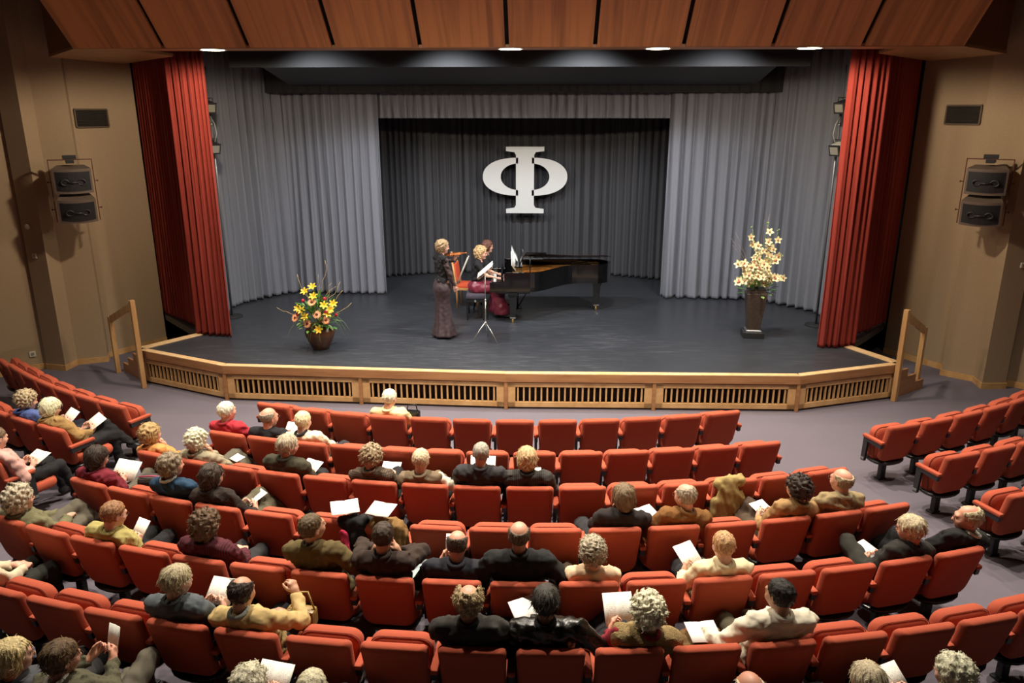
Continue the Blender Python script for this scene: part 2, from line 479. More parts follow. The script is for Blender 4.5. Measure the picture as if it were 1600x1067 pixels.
# recessed lamps in the canopy soffit
M_lamp = mat('lit_lamp_glass', (1, .9, .7), .4, emit=((1.0, .86, .55), 30))
M_ring = mat('white_lamp_ring', (.7, .66, .58), .4)
lamp_names = {-4.12: 'lit recessed lamp in the canopy soffit near the left red curtain', .0: 'lit recessed lamp in the canopy soffit above the emblem', 2.0: 'lit recessed lamp in the canopy soffit right of centre', 4.02: 'lit recessed lamp in the canopy soffit near the right red curtain'}
for x, lb in lamp_names.items():
    e = empty('soffit_lamp', (x, 11.16, 5.235), 0, lb, 'lamp', 'recessed lamps under the canopy')
    MB().lathe([(.16, -.004), (.165, -.010), (.185, -.010), (.19, 0)], 24).build('ring', M_ring, e)
    MB().lathe([(.02, -.012), (.15, -.010), (.158, -.001)], 24).build('lens', M_lamp, e)
    l = bpy.data.lights.new('soffit_lamp_light', 'SPOT'); l.energy = 560 if abs(x) > 3 else 120; l.color = (1, .84, .62); l.spot_size = R(176); l.spot_blend = .2; l.shadow_soft_size = .12
    lo = bpy.data.objects.new('soffit_lamp_light', l); COL.objects.link(lo); lo.location = (x, 11.16, 5.20)
    lo.rotation_euler = (R(4), 0, 0)

# hanging ceiling baffle over the stage
mb = MB()
vs = [(-4.15, 13.2, 5.10), (4.2, 13.2, 5.12), (4.55, 15.8, 4.91), (-4.55, 15.8, 4.91), (-4.15, 13.2, 5.55), (4.2, 13.2, 5.55), (4.55, 15.8, 5.5), (-4.55, 15.8, 5.5)]
mb.add(vs, [(0, 3, 2, 1), (4, 5, 6, 7), (0, 1, 5, 4), (1, 2, 6, 5), (2, 3, 7, 6), (3, 0, 4, 7)])
baf = tag(mb.build('ceiling_baffle', M_cloud), 'large dark grey baffle hanging under the stage ceiling', 'baffle')
mb = MB(); mb.box((0, 13.18, 5.34), (9.4, .03, .47)); mb.build('front_fascia', M_black, baf)
# ================================================================ curtains
def resample(path, n):
    P = np.array(path, float); d = np.r_[0, np.cumsum(np.linalg.norm(np.diff(P, axis=0), axis=1))]
    s = np.linspace(0, d[-1], n)
    return np.c_[np.interp(s, d, P[:, 0]), np.interp(s, d, P[:, 1])], s, d[-1]

def curtain(name, label, path, z0, z1, m, pleat=.17, amp=.05, seed=0, parent=None, group=None, gather=0.0, hem=True, cat='curtain', drop=0.0, flip=False):
    rg = np.random.RandomState(seed)
    _, _, L = resample(path, 10)
    n = max(24, int(L / pleat * 12))
    if flip: path = path[::-1]
    P, s, L = resample(path, n)
    t = np.gradient(P, axis=0); t /= np.linalg.norm(t, axis=1)[:, None]
    nr = np.c_[-t[:, 1], t[:, 0]]
    # irregular pleat phase
    k = int(L / pleat) + 3
    w = pleat * (0.6 + .8 * rg.rand(k)); b = np.r_[0, np.cumsum(w)]
    b *= (L / pleat) * pleat / b[-1] if b[-1] < L else 1
    ph = np.interp(s, b, np.arange(len(b))) * 2 * np.pi
    am = np.interp(s, b, .55 + .75 * rg.rand(len(b)))
    rows = 15
    vs = []
    for r in range(rows):
        u = r / (rows - 1)                       # 0 bottom .. 1 top
        if r == 1: u = .012
        if r == 2: u = .05
        z = z0 + (z1 - z0) * u
        wob = .35 * np.sin(s * 2.1 + 3 * u + seed) + .25 * np.sin(s * 5.3 - 4 * u)
        f = 1 - 2 * np.abs(np.sin((ph + wob * (1 - u) * 1.6) * .5)) ** .8
        f2 = .22 * np.sin(ph * 2.13 + 1.7 + 2.5 * u + seed)
        a = amp * am * (1.12 - .30 * u) * (1 - gather * u)
        off = nr * (a * (f + f2))[:, None]
        q = P + off
        zz = z + (1 - u) ** 8 * drop * np.sin(ph * .31)
        for i in range(n): vs.append((q[i, 0], q[i, 1], zz[i] if np.ndim(zz) else zz))
    fs = [(r * n + i, r * n + i + 1, (r + 1) * n + i + 1, (r + 1) * n + i) for r in range(rows - 1) for i in range(n - 1)]
    me = data_mesh(name, vs, fs, m, True)
    o = mobj(name, me, parent)
    md = o.modifiers.new('cloth_thickness', 'SOLIDIFY'); md.thickness = .008; md.offset = 0
    if parent is None: tag(o, label, cat, group)
    return o

M_grey = mat('grey_stage_velour', (.155, .160, .188), .88, bump=(300, .15), var=(3, .06, (1, 1, .1)), sheen=.25)
M_greyhem = M_grey
M_red = mat('rust_red_stage_velour', (.25, .024, .014), .85, bump=(300, .15), var=(4, .10, (1, 1, .1)), sheen=.3)

curtain('stage_curtain', 'grey side curtain at the left of the stage', [(-5.72, 14.25), (-5.86, 14.75), (-5.86, 15.2), (-5.55, 15.75), (-4.95, 16.42)], S + .02, 5.6, M_grey, .20, .085, 1)
curtain('stage_curtain', 'grey front-facing curtain left of the dark opening', [(-5.05, 16.5), (-4.2, 16.36), (-2.92, 16.30)], S + .02, 5.6, M_grey, .21, .09, 2)
curtain('stage_curtain', 'dark grey curtain across the back behind the piano', [(-4.2, 17.5), (-3.3, 18.15), (-1.8, 18.72), (0, 18.92), (1.8, 18.70), (3.3, 18.05), (4.2, 17.3)], S + .02, 5.6, mat('dark_grey_back_velour', (.048, .048, .055), .88, bump=(300, .15), var=(3, .06, (1, 1, .1)), sheen=.15), .19, .08, 3)
curtain('stage_curtain', 'grey front-facing curtain right of the dark opening', [(3.02, 16.22), (4.0, 16.12), (5.0, 16.10)], S + .02, 5.6, M_grey, .21, .09, 4)
curtain('stage_curtain', 'grey side curtain at the right of the stage', [(4.9, 16.16), (5.5, 15.6), (5.95, 14.95), (5.95, 14.6), (5.85, 14.1)], S + .02, 5.6, M_grey, .20, .085, 5)
curtain('stage_valance', 'short grey valance hanging across the dark opening', [(-3.0, 16.42), (3.1, 16.38)], 4.28, 5.0, M_grey, .17, .05, 6, cat='valance')
curtain('black_teaser', 'narrow black teaser above the grey valance', [(-5.1, 15.93), (5.1, 15.88)], 4.77, 5.7, M_blackcloth, .2, .02, 7, cat='drape')
curtain('red_curtain', 'rust red curtain gathered at the left edge of the stage', [(-4.99, 12.90), (-5.35, 12.97), (-5.74, 13.10)], S + .015, 5.5, M_red, .11, .06, 8, group='red house curtains', flip=True)
curtain('red_curtain', 'dark red curtain running back along the left wall', [(-5.68, 13.30), (-6.2, 13.80), (-6.6, 14.14), (-6.98, 14.52)], S + .03, 5.6, M_red, .15, .045, 9, group='red house curtains', flip=True)
curtain('red_curtain', 'rust red curtain gathered at the right edge of the stage', [(5.78, 12.82), (5.5, 12.68), (5.14, 12.60)], S + .015, 5.5, M_red, .12, .06, 10, group='red house curtains', flip=True)
curtain('red_curtain', 'dark red curtain running back along the right wall', [(6.95, 14.30), (6.6, 13.92), (6.2, 13.52), (5.72, 13.04)], S + .03, 5.6, M_red, .15, .045, 11, group='red house curtains', flip=True)
# black masking flats beside the grey curtains
for s, p0, p1, lb in ((-1, (-5.66, 14.05), (-6.9, 14.8), 'tall black masking flat behind the left red curtain'), (1, (5.70, 13.85), (6.8, 14.6), 'tall black masking flat behind the right red curtain')):
    mid = ((p0[0] + p1[0]) / 2, (p0[1] + p1[1]) / 2); L = math.dist(p0, p1); ang = math.atan2(p1[1] - p0[1], p1[0] - p0[0])
    mb = MB(); mb.box((0, 0, 2.5), (L, .06, 5.0)); tag(mb.build('masking_flat', mat('masking_flat_black', (.02, .02, .022), .7), None, (*mid, S), (0, 0, ang)), lb, 'flat')

# ================================================================ emblem (Phi)
def phi_sign():
    e = empty('phi_emblem', (.05, 18.32, 2.10), 0, 'large white Greek letter Phi hanging before the back curtain', 'sign')
    M_phi = mat('satin_white_board', (.58, .58, .57), .45)
    H = 1.53; D = .06
    def plate(outline, name, holes=None):
        bm = bmesh.new()
        vs = [bm.verts.new((x, 0, z)) for x, z in outline]
        f = bm.faces.new(vs)
        r = bmesh.ops.extrude_face_region(bm, geom=[f])
        for v in r['geom']:
            if isinstance(v, bmesh.types.BMVert): v.co.y += D
        bmesh.ops.recalc_face_normals(bm, faces=bm.faces)
        me = bpy.data.meshes.new(name); bm.to_mesh(me); bm.free(); me.materials.append(M_phi)
        return mobj(name, me, e)
    sw = .212; fw_ = .445
    top = [(-fw_, H), (-fw_, H - .10), (-.25, H - .125), (-sw, H - .19), (-sw, .19), (-.25, .125), (-fw_, .10), (-fw_, 0), (fw_, 0), (fw_, .10), (.25, .125), (sw, .19), (sw, H - .19), (.25, H - .125), (fw_, H - .10), (fw_, H)]
    plate(top, 'stem')
    # bowl: crescent either side
    zc = .845; ro = (.99, .435); ri = (.57, .305)
    for s in (-1, 1):
        n = 28; outl = []
        for i in range(n + 1):
            a = math.pi / 2 - math.pi * i / n
            x = math.copysign(abs(math.cos(a)) ** .86, 1) * (ro[0] - .16) + .16
            outl.append((s * x, zc + math.copysign(abs(math.sin(a)) ** .92, math.sin(a)) * ro[1]))
        for i in range(n + 1):
            a = -math.pi / 2 + math.pi * i / n
            x = abs(math.cos(a)) ** 1.0 * (ri[0] - .16) + .16
            outl.append((s * x, zc + math.sin(a) * ri[1]))
        plate(outl if s > 0 else outl[::-1], 'bowl')
    return e
phi_sign()

# ================================================================ grand piano
M_piano = mat('polished_black_lacquer', (.004, .004, .0045), .10, coat=.3)
M_brass = mat('brass', (.75, .52, .20), .3, metal=1)
M_steel = mat('brushed_steel', (.6, .6, .6), .3, metal=1)
M_ivory = mat('white_keys', (.85, .84, .78), .3)
M_gold = mat('gold_iron_frame', (.62, .33, .09), .38, metal=.7, var=(9, .3))
M_paper = mat('white_paper', (.83, .82, .77), .8)
def piano():
    P = Matrix.Rotation(R(2.5), 4, 'Z')
    e = empty('grand_piano', (-.50, 14.62, S), R(2.5), 'polished black grand piano with its lid on the short prop', 'piano')
    # plan outline: x from keyboard to tail, y: treble side negative (towards audience)
    def outline(inset=0.0):
        pts = []
        L = 2.36; h = .72
        pts += [(.24 + inset, -h + inset), (.72, -h + inset)]
        for i in range(1, 17):
            u = i / 16
            x = .72 + (L - .30 - .72) * u
            w_ = min(1.0, u / .66); y = -h + inset + (h + .0) * (3 * w_ ** 2 - 2 * w_ ** 3) * .97 + .02 * u
            pts.append((x, y))
        for i in range(1, 9):
            a = -math.pi / 2 + math.pi * i / 8
            r = .32 - inset
            pts.append((L - .33 + r * math.cos(a), .36 + r * 1.06 * math.sin(a) + .0))
        pts += [(.24 + inset, h - inset)]
        return pts
    zb, zt = .62, .98
    out = outline(); inn = outline(.055); n = len(out)
    vs = [(x, y, zb) for x, y in out] + [(x, y, zt) for x, y in out] + [(x, y, zb) for x, y in inn] + [(x, y, zt) for x, y in inn]
    fs = []
    for i in range(n - 1):
        j = i + 1
        fs += [(i, j, n + j, n + i), (3 * n + i, 3 * n + j, 2 * n + j, 2 * n + i), (n + i, n + j, 3 * n + j, 3 * n + i), (j, i, 2 * n + i, 2 * n + j)]
    me = data_mesh('rim', vs, fs, M_piano); 
    mobj('rim', me, e)
    mb = MB(); mb.prism([(x + .1 if x < .32 else x, y) for x, y in inn], .70, .72); mb.build('soundboard', M_gold, e)
    # iron frame bars + strings block
    ip = MB(); ip.prism([(x + .16 if x < .32 else x * .985, y * .95) for x, y in inn], .80, .83); pl = ip.build('iron_frame', M_gold, e)
    for k, (yb, Lb) in enumerate(((-.42, .34), (-.16, .62), (.10, 1.15), (.34, 1.35), (.56, 1.40))):
        mb = MB(); mb.box((.58 + Lb / 2, yb, .86), (Lb, .03, .05)); mb.build('frame_bar', M_gold, e)
    # cheeks, key bed, keys, fallboard
    for s in (-1, 1):
        mb = MB(); mb.box((.12, s * .685, .715), (.30, .075, .17), bev=.012); mb.build('cheek', M_piano, e)
    mb = MB(); mb.box((.19, 0, .645), (.42, 1.42, .07), bev=.006); mb.build('key_bed', M_piano, e)
    wk = MB().box((0, 0, 0), (.15, .0225, .022), bev=.002).mesh('white_key', M_ivory)
    bk = MB().box((0, 0, 0), (.095, .011, .016), bev=.002).mesh('black_key', M_piano)
    for k in range(52):
        y = -.612 + k * .0240
        mobj('white_key', wk, e, (.105, y, .715))
        if k % 7 in (0, 1, 3, 4, 5) and k < 51: mobj('black_key', bk, e, (.132, y + .012, .733))
    mb = MB(); mb.box((.215, 0, .80), (.035, 1.29, .19), Matrix.Rotation(R(-14), 3, 'Y'), .006); mb.build('fallboard', M_piano, e)
    # music desk with scores
    mb = MB(); mb.box((.50, 0, 1.02), (.16, .75, .02)); mb.box((.56, 0, 1.13), (.02, .72, .22), Matrix.Rotation(R(22), 3, 'Y')); mb.build('music_desk', M_piano, e)
    # front lid folded back + main lid hinged on the bass side, raised by the short prop
    a = R(13)
    lid = outline()
    vs = []
    for z in (0, .022):
        for x, y in lid:
            if x < .62: x = .62
            d = .72 - y
            vs.append((x, .72 - d * math.cos(a) - z * math.sin(a), zt + .012 + d * math.sin(a) + z * math.cos(a)))
    fs = [tuple(range(n))[::-1], tuple(range(n, 2 * n))] + [(i, (i + 1) % n, n + (i + 1) % n, n + i) for i in range(n)]
    mobj('lid', data_mesh('lid', vs, fs, mat('lid_lacquer', (.012, .006, .005), .14, coat=.5)), e)
    vs = []
    for z in (.024, .044):
        for x, y in ((.64, -.72), (1.02, -.70), (1.02, .72), (.64, .72)):
            d = .72 - y
            vs.append((x, .72 - d * math.cos(a) - z * math.sin(a), zt + .014 + d * math.sin(a) + z * math.cos(a)))
    fs = [(0, 3, 2, 1), (4, 5, 6, 7), (0, 1, 5, 4), (1, 2, 6, 5), (2, 3, 7, 6), (3, 0, 4, 7)]
    mobj('front_lid', data_mesh('front_lid', vs, fs, M_piano), e)
    mb = MB(); mb.tube([(.72, -.66, zt - .02), (.72, -.64, zt + .30)], .012); mb.build('lid_prop', M_piano, e)
    # apron under the rim at the keyboard end, lyre and legs
    mb = MB(); mb.box((.42, -.02, .60), (.60, 1.30, .06), bev=.02); mb.build('belly_beam', M_piano, e)
    for (x, y) in ((.40, -.60), (.40, .60), (2.08, .38)):
        leg = MB()
        leg.add([(x + dx * w, y + dy * w, z) for (z, w) in ((.60, .095), (.55, .09), (.50, .072), (.10, .05)) for dx, dy in ((-1, -1), (1, -1), (1, 1), (-1, 1))],
                [(4 * i + k, 4 * i + (k + 1) % 4, 4 * i + 4 + (k + 1) % 4, 4 * i + 4 + k) for i in range(3) for k in range(4)] + [(12, 13, 14, 15), (3, 2, 1, 0)])
        lo = leg.build('leg', M_piano, e)
        MB().box((x, y, .105), (.104, .104, .02)).build('leg_band', M_steel, lo)
        MB().lathe([(.03, 0), (.034, .02), (.034, .05), (.02, .095)], 14, (x, y, 0)).build('caster', M_brass, lo)
    mb = MB(); mb.tube([(.50, -.12, .60), (.50, -.10, .16)], .018); mb.tube([(.50, .12, .60), (.50, .10, .16)], .018); mb.box((.50, 0, .13), (.16, .34, .06), bev=.01)
    mb.build('pedal_lyre', M_piano, e)
    mb = MB(); mb.tube([(.74, -.16, .60), (.52, -.08, .20)], .010); mb.build('lyre_brace', M_piano, e)
    for k in (-1, 0, 1):
        mb = MB(); mb.box((.40, .07 * k, .09), (.12, .03, .012), bev=.004); mb.build('pedal', M_brass, e)
    return e
pno = piano()
PM = Matrix.Translation(Vector((-.50, 14.62, S))) @ Matrix.Rotation(R(2.5), 4, 'Z')
def score(name, label, loc, rot, w, h, th=.008, bend=.02, cat='sheet music', m=None, group=None):
    """an open booklet: two bowed leaves with real thickness"""
    n = 10; vs = []
    for z in (0, th):
        for j in (0, 1):
            for i in range(n + 1):
                u = i / n * 2 - 1
                vs.append((u * w / 2, (j - .5) * h, z + min(bend, w * .035) * (abs(u) ** .7) * (1 - .35 * abs(u)) * 1.6 + (.0 if not j else .0)))
    m1 = n + 1; fs = []
    for i in range(n):
        fs.append((i + 1, i, m1 + i, m1 + i + 1)); fs.append((2 * m1 + i, 2 * m1 + i + 1, 3 * m1 + i + 1, 3 * m1 + i))
        fs.append((i, i + 1, 2 * m1 + i + 1, 2 * m1 + i)); fs.append((m1 + i + 1, m1 + i, 3 * m1 + i, 3 * m1 + i + 1))
    fs.append((0, 2 * m1, 3 * m1, m1)); fs.append((n, m1 + n, 3 * m1 + n, 2 * m1 + n))
    o = mobj(name, data_mesh(name, vs, fs, m or M_print, True), None, loc)
    if isinstance(rot, Matrix): o.rotation_euler = rot.to_euler()
    else: o.rotation_euler = rot
    return tag(o, label, cat, group)
def print_material():
    m = mat('printed_programme_paper', (.80, .78, .70), .8)
    nt = m.node_tree; b = nt.nodes['Principled BSDF']
    tc = nt.nodes.new('ShaderNodeTexCoord'); sp = nt.nodes.new('ShaderNodeSeparateXYZ'); nt.links.new(tc.outputs['Generated'], sp.inputs[0])
    def op(o, a, b_=None, c=None):
        n = nt.nodes.new('ShaderNodeMath'); n.operation = o
        for i, v in enumerate((a, b_, c)):
            if v is None: continue
            if isinstance(v, (int, float)): n.inputs[i].default_value = v
            else: nt.links.new(v, n.inputs[i])
        return n.outputs[0]
    line = op('GREATER_THAN', op('SINE', op('MULTIPLY', sp.outputs[1], 120.0)), .1)
    nz = nt.nodes.new('ShaderNodeTexNoise'); nz.inputs['Scale'].default_value = 26
    mp = nt.nodes.new('ShaderNodeMapping'); mp.inputs['Scale'].default_value = (1, .45, 0)
    nt.links.new(tc.outputs['Generated'], mp.inputs[0]); nt.links.new(mp.outputs[0], nz.inputs['Vector'])
    wordy = op('GREATER_THAN', nz.outputs['Fac'], .50)
    fx = op('FRACT', op('MULTIPLY', sp.outputs[0], 2.0))
    inx = op('MULTIPLY', op('GREATER_THAN', fx, .14), op('LESS_THAN', fx, .86))
    iny = op('MULTIPLY', op('GREATER_THAN', sp.outputs[1], .30), op('LESS_THAN', sp.outputs[1], .86))
    f = op('MULTIPLY', op('MULTIPLY', line, wordy), op('MULTIPLY', inx, iny))
    f = op('MULTIPLY', f, .45)
    mx = nt.nodes.new('ShaderNodeMix'); mx.data_type = 'RGBA'; mx.inputs[6].default_value = (.80, .78, .70, 1); mx.inputs[7].default_value = (.25, .22, .19, 1)
    nt.links.new(f, mx.inputs[0]); nt.links.new(mx.outputs[2], b.inputs['Base Color'])
    return m
M_print = print_material()
q = PM @ Vector((.43, .22, 1.17)); score('piano_score', 'white score lying open on the piano music desk', q, (R(0), R(62), R(2.5)), .24, .62, cat='sheet music', m=M_paper)
q = PM @ Vector((.40, -.34, 1.13)); score('piano_score', 'tilted page standing up near the front of the piano', q, (R(75), R(35), R(70)), .24, .30, cat='sheet music', m=M_paper)

# ================================================================ bench, chair, music stand
def bench():
    e = empty('piano_bench', (-.80, 14.45, S), R(2), 'black piano bench with purple-grey cushion under the pianist', 'bench')
    mb = MB(); mb.box((0, 0, .455), (.36, .58, .09), bev=.03); mb.build('cushion', mat('bench_velvet', (.045, .035, .05), .8, sheen=.4), e)
    mb = MB(); mb.box((0, 0, .385), (.37, .60, .055), bev=.005); mb.build('frame', M_piano, e)
    for x in (-.155, .155):
        for y in (-.265, .265):
            mb = MB(); mb.add([(x + dx * w, y + dy * w, z) for z, w in ((.36, .024), (0, .016)) for dx, dy in ((-1, -1), (1, -1), (1, 1), (-1, 1))], [(0, 1, 5, 4), (1, 2, 6, 5), (2, 3, 7, 6), (3, 0, 4, 7), (0, 3, 2, 1), (4, 5, 6, 7)][::1]); mb.build('leg', M_piano, e)
    MB().lathe([(.02, 0), (.026, .012), (.02, .03)], 12).build('height_knob', M_steel, e, (0, -.302, .385), (R(90), 0, 0))
    return e
bench()
M_beech = wood('beech_chair_wood', (.44, .20, .065), (.56, .29, .11), .4, 6, (1, 1, .2))
M_orange = mat('orange_upholstery', (.62, .085, .028), .85, bump=(200, .2))
def turner_chair():
    e = empty('upholstered_chair', (-1.02, 15.28, S), R(-96), 'wooden chair with orange upholstery behind the piano bench', 'chair')
    # local: faces +Y
    mb = MB(); mb.box((0, .02, .455), (.45, .44, .07), bev=.025); mb.build('seat', M_orange, e)
    mb = MB()
    for c, d in (((0, -.20, .405), (.46, .03, .05)), ((0, .23, .405), (.46, .03, .05)), ((-.22, .01, .405), (.03, .45, .05)), ((.22, .01, .405), (.03, .45, .05))): mb.box(c, d, bev=.005)
    mb.build('seat_frame', M_beech, e)
    rot = Matrix.Rotation(R(8), 3, 'X')
    mb = MB(); mb.box((0, -.235, .72), (.36, .05, .36), rot, .02); mb.build('backrest', M_orange, e)
    for s in (-1, 1):
        mb = MB(); mb.tube([(s * .215, -.20, 0), (s * .215, -.205, .42), (s * .215, -.25, .72), (s * .205, -.285, .93)], [.02, .022, .022, .020]); mb.build('rear_leg', M_beech, e)
        mb = MB(); mb.tube([(s * .205, .22, 0), (s * .21, .22, .42)], [.018, .022]); mb.build('front_leg', M_beech, e)
    mb = MB(); mb.tube([(-.215, -.283, .92), (-.12, -.296, .965), (0, -.30, .975), (.12, -.296, .965), (.215, -.283, .92)], .024); mb.build('top_rail', M_beech, e)
turner_chair()
def music_stand():
    e = empty('music_stand', (-.50, 12.80, S), 0, 'thin metal music stand at the front of the stage', 'music stand')
    M_st = mat('pale_chrome', (.72, .70, .62), .28, metal=1)
    mb = MB(); mb.tube([(0, 0, .28), (0, 0, .74)], .012); mb.build('lower_tube', M_st, e)
    mb = MB(); mb.tube([(0, 0, .72), (0, 0, 1.18)], .008); mb.build('upper_tube', M_st, e)
    MB().lathe([(.012, 0), (.022, .008), (.022, .03), (.012, .04)], 12, (0, 0, .71)).build('clamp', M_st, e)
    MB().lathe([(.014, 0), (.024, .02), (.024, .05), (.014, .07)], 12, (0, 0, .28)).build('hub', M_st, e)
    for a in (205, 325, 85):
        c, s_ = math.cos(R(a)), math.sin(R(a))
        lo = MB().tube([(.015 * c, .015 * s_, .33), (.27 * c, .27 * s_, .008)], [.010, .008]).build('leg', M_st, e)
    # desk tilted, seen edge on
    D = Matrix.Rotation(R(2), 3, 'Z') @ Matrix.Rotation(R(-40), 3, 'Y')
    mb = MB()
    for y in (-.2, .2, 0): mb.box(D @ Vector((0, y, 0)) + Vector((.02, 0, 1.24)), (.30, .012, .008), D)
    for x in (-.14, 0, .14): mb.box(D @ Vector((x, 0, 0)) + Vector((.02, 0, 1.24)), (.012, .44, .008), D)
    mb.box(D @ Vector((-.16, 0, .02)) + Vector((.02, 0, 1.24)), (.008, .44, .04), D)
    mb.build('desk', M_st, e)
    D2 = Matrix.Rotation(R(2), 3, 'Z') @ Matrix.Rotation(R(-40), 3, 'Y')
    score('violin_score', 'open sheet music on the thin metal music stand', Vector((-.488, 12.80, S + 1.252)), D2 @ Matrix.Rotation(R(90), 3, 'Z'), .46, .32, .006, .015, m=M_paper)
    for c in list(e.children):
        if c.name.startswith('desk'): c.rotation_euler = (0, 0, 0)
    return e
music_stand()
# ================================================================ auditorium seats
ROWS = {'1': (0, 12, -.3254, .0562, (.33, -.07, 9.18)), '2': (0, 13, -.3144, .0499, (.54, -.05, 10.14)), '3': (0, 15, -.3439, .0466, (-.07, .02, 10.97)),
        '4': (0, 16, -.3494, .0440, (-.26, .09, 11.78)), '5': (-1, 16, -.3099, .0414, (-.32, .08, 12.6)), '6': (-2, 15, -.2361, .0390, (-.27, .1, 13.38)),
        '7': (1, 14, -.2451, .0370, (-.27, .1, 14.2)), 'L1': (-1, 7, -.8153, .0500, (-.81, 9.7)), 'L2': (-2, 2, -.5511, .0500, (-.81, 10.55)),
        'L3': (-1, 1, -.473, .048, (-.8, 11.45)), 'R1': (0, 6, .474, .0508, (1.18, 9.7)), 'R2': (0, 4, .4578, .0489, (.95, 10.69)), 'R3': (0, 2, .4350, .0445, (.95, 11.58))}
def seat_frame(row, i):
    _, _, p0, dp, pr = ROWS[row]
    ph = p0 + dp * i; r = float(np.polyval(pr, ph)); dr = float(np.polyval(np.polyder(np.array(pr, float)), ph)) if len(pr) > 1 else 0.0
    p = Vector((.05 + r * math.sin(ph), 17.6 - r * math.cos(ph)))
    t = Vector((dr * math.sin(ph) + r * math.cos(ph), -dr * math.cos(ph) + r * math.sin(ph))).normalized()
    n = Vector((-t.y, t.x)); o = p + n * .27
    return Vector((o.x, o.y, floor_z(o.y))), math.atan2(t.y, t.x)

def rr_outline(wt, wb, h, rt, rb, seg=5):
    """rounded outline in (x,z), z from 0 to h"""
    pts = []
    for cx, cz, r, a0 in ((wt / 2 - rt, h - rt, rt, 0), (-wt / 2 + rt, h - rt, rt, 90), (-wb / 2 + rb, rb, rb, 180), (wb / 2 - rb, rb, rb, 270)):
        for k in range(seg + 1):
            a = R(a0 + 90 * k / seg); pts.append((cx + r * math.cos(a), cz + r * math.sin(a)))
    return pts
def pillow(outline, th, soft, fn):
    """upholstered pad: rings of the outline across its thickness, then deformed by fn"""
    cx = sum(p[0] for p in outline) / len(outline); cz = sum(p[1] for p in outline) / len(outline)
    w = max(p[0] for p in outline) - min(p[0] for p in outline); h = max(p[1] for p in outline) - min(p[1] for p in outline)
    rings = [(soft * 2.4, -.02 * th), (soft * .9, .02 * th), (soft * .28, .16 * th), (0, .42 * th), (0, .62 * th), (soft * .28, .86 * th), (soft * .9, 1.0 * th), (soft * 2.4, 1.04 * th)]
    vs = []; fs = []; n = len(outline)
    for ins, y in rings:
        kx = 1 - 2 * ins / w; kz = 1 - 2 * ins / h
        for x, z in outline: vs.append(fn(cx + (x - cx) * kx, y, cz + (z - cz) * kz))
    for i in range(len(rings) - 1):
        for k in range(n):
            k2 = (k + 1) % n; fs.append((i * n + k, i * n + k2, (i + 1) * n + k2, (i + 1) * n + k))
    fs.append(tuple(range(n))[::-1]); fs.append(tuple((len(rings) - 1) * n + k for k in range(n)))
    return vs, fs
M_seat = mat('rust_red_seat_wool', (.39, .070, .030), .92, bump=(420, .35), var=(240, .10), sheen=.12)
M_seam = mat('dark_red_piping', (.16, .022, .010), .9)
M_pan = mat('black_moulded_seat_pan', (.012, .011, .011), .28)
M_arm = mat('black_steel_bracket', (.02, .02, .022), .45)
def post_material():
    m = mat('perforated_black_column', (.015, .015, .016), .5)
    nt = m.node_tree; b = nt.nodes['Principled BSDF']; tc = nt.nodes.new('ShaderNodeTexCoord')
    v = nt.nodes.new('ShaderNodeTexVoronoi'); v.inputs['Scale'].default_value = 55; v.inputs['Randomness'].default_value = .55
    lt = nt.nodes.new('ShaderNodeMath'); lt.operation = 'LESS_THAN'; lt.inputs[1].default_value = .17
    mx = nt.nodes.new('ShaderNodeMix'); mx.data_type = 'RGBA'; mx.inputs[6].default_value = (.015, .015, .016, 1); mx.inputs[7].default_value = (.30, .28, .27, 1)
    nt.links.new(tc.outputs['Object'], v.inputs['Vector']); nt.links.new(v.outputs['Distance'], lt.inputs[0]); nt.links.new(lt.outputs[0], mx.inputs[0]); nt.links.new(mx.outputs[2], b.inputs['Base Color'])
    return m
M_post = post_material()

def flip(fs): return [tuple(f)[::-1] for f in fs]
def back_fn(x, y, z): return (x, -.125 - z * .262 + y * .97 - .045 + .30 * x * x, .315 + z + (.45 * x * x - .012) * max(0, (z - .25) / .25))
v, f = pillow(rr_outline(.458, .430, .50, .050, .095, 7), .085, .020, back_fn)
ME_back = data_mesh('backrest', v, f, M_seat, True)
ME_back.polygons[len(f) - 1].use_smooth = False; ME_back.polygons[len(f) - 2].use_smooth = False
def fold_fn(x, y, z): return (x, -.075 + .03 * z / .435 + y * (1 - .22 * z / .435) + .10 * x * x - .02 * z / .435, .285 + z - .25 * x * x * max(0, z / .435 - .5))
ol = rr_outline(.45, .40, .435, .085, .06)
v, f = pillow(ol, .155, .030, fold_fn)
ME_fold = data_mesh('seat_cushion', v, f, M_seat, True)
def seam(outline, fn, y, k=.985):
    mb = MB(); pts = [Vector(fn(x * k, y, .2175 + (z - .2175) * k)) for x, z in outline]
    mb.tube(pts + [pts[0]], .0035, 4, False); return mb.mesh('piping', M_seam)
ME_foldseam = seam(ol, fold_fn, .026, .992)
def down_fn(x, y, z): return (x, -.07 + z, .395 - y + .0)
ol2 = rr_outline(.45, .41, .44, .10, .05)
v, f = pillow(ol2, .105, .024, down_fn)
ME_down = data_mesh('seat_cushion', v, f, M_seat, True)
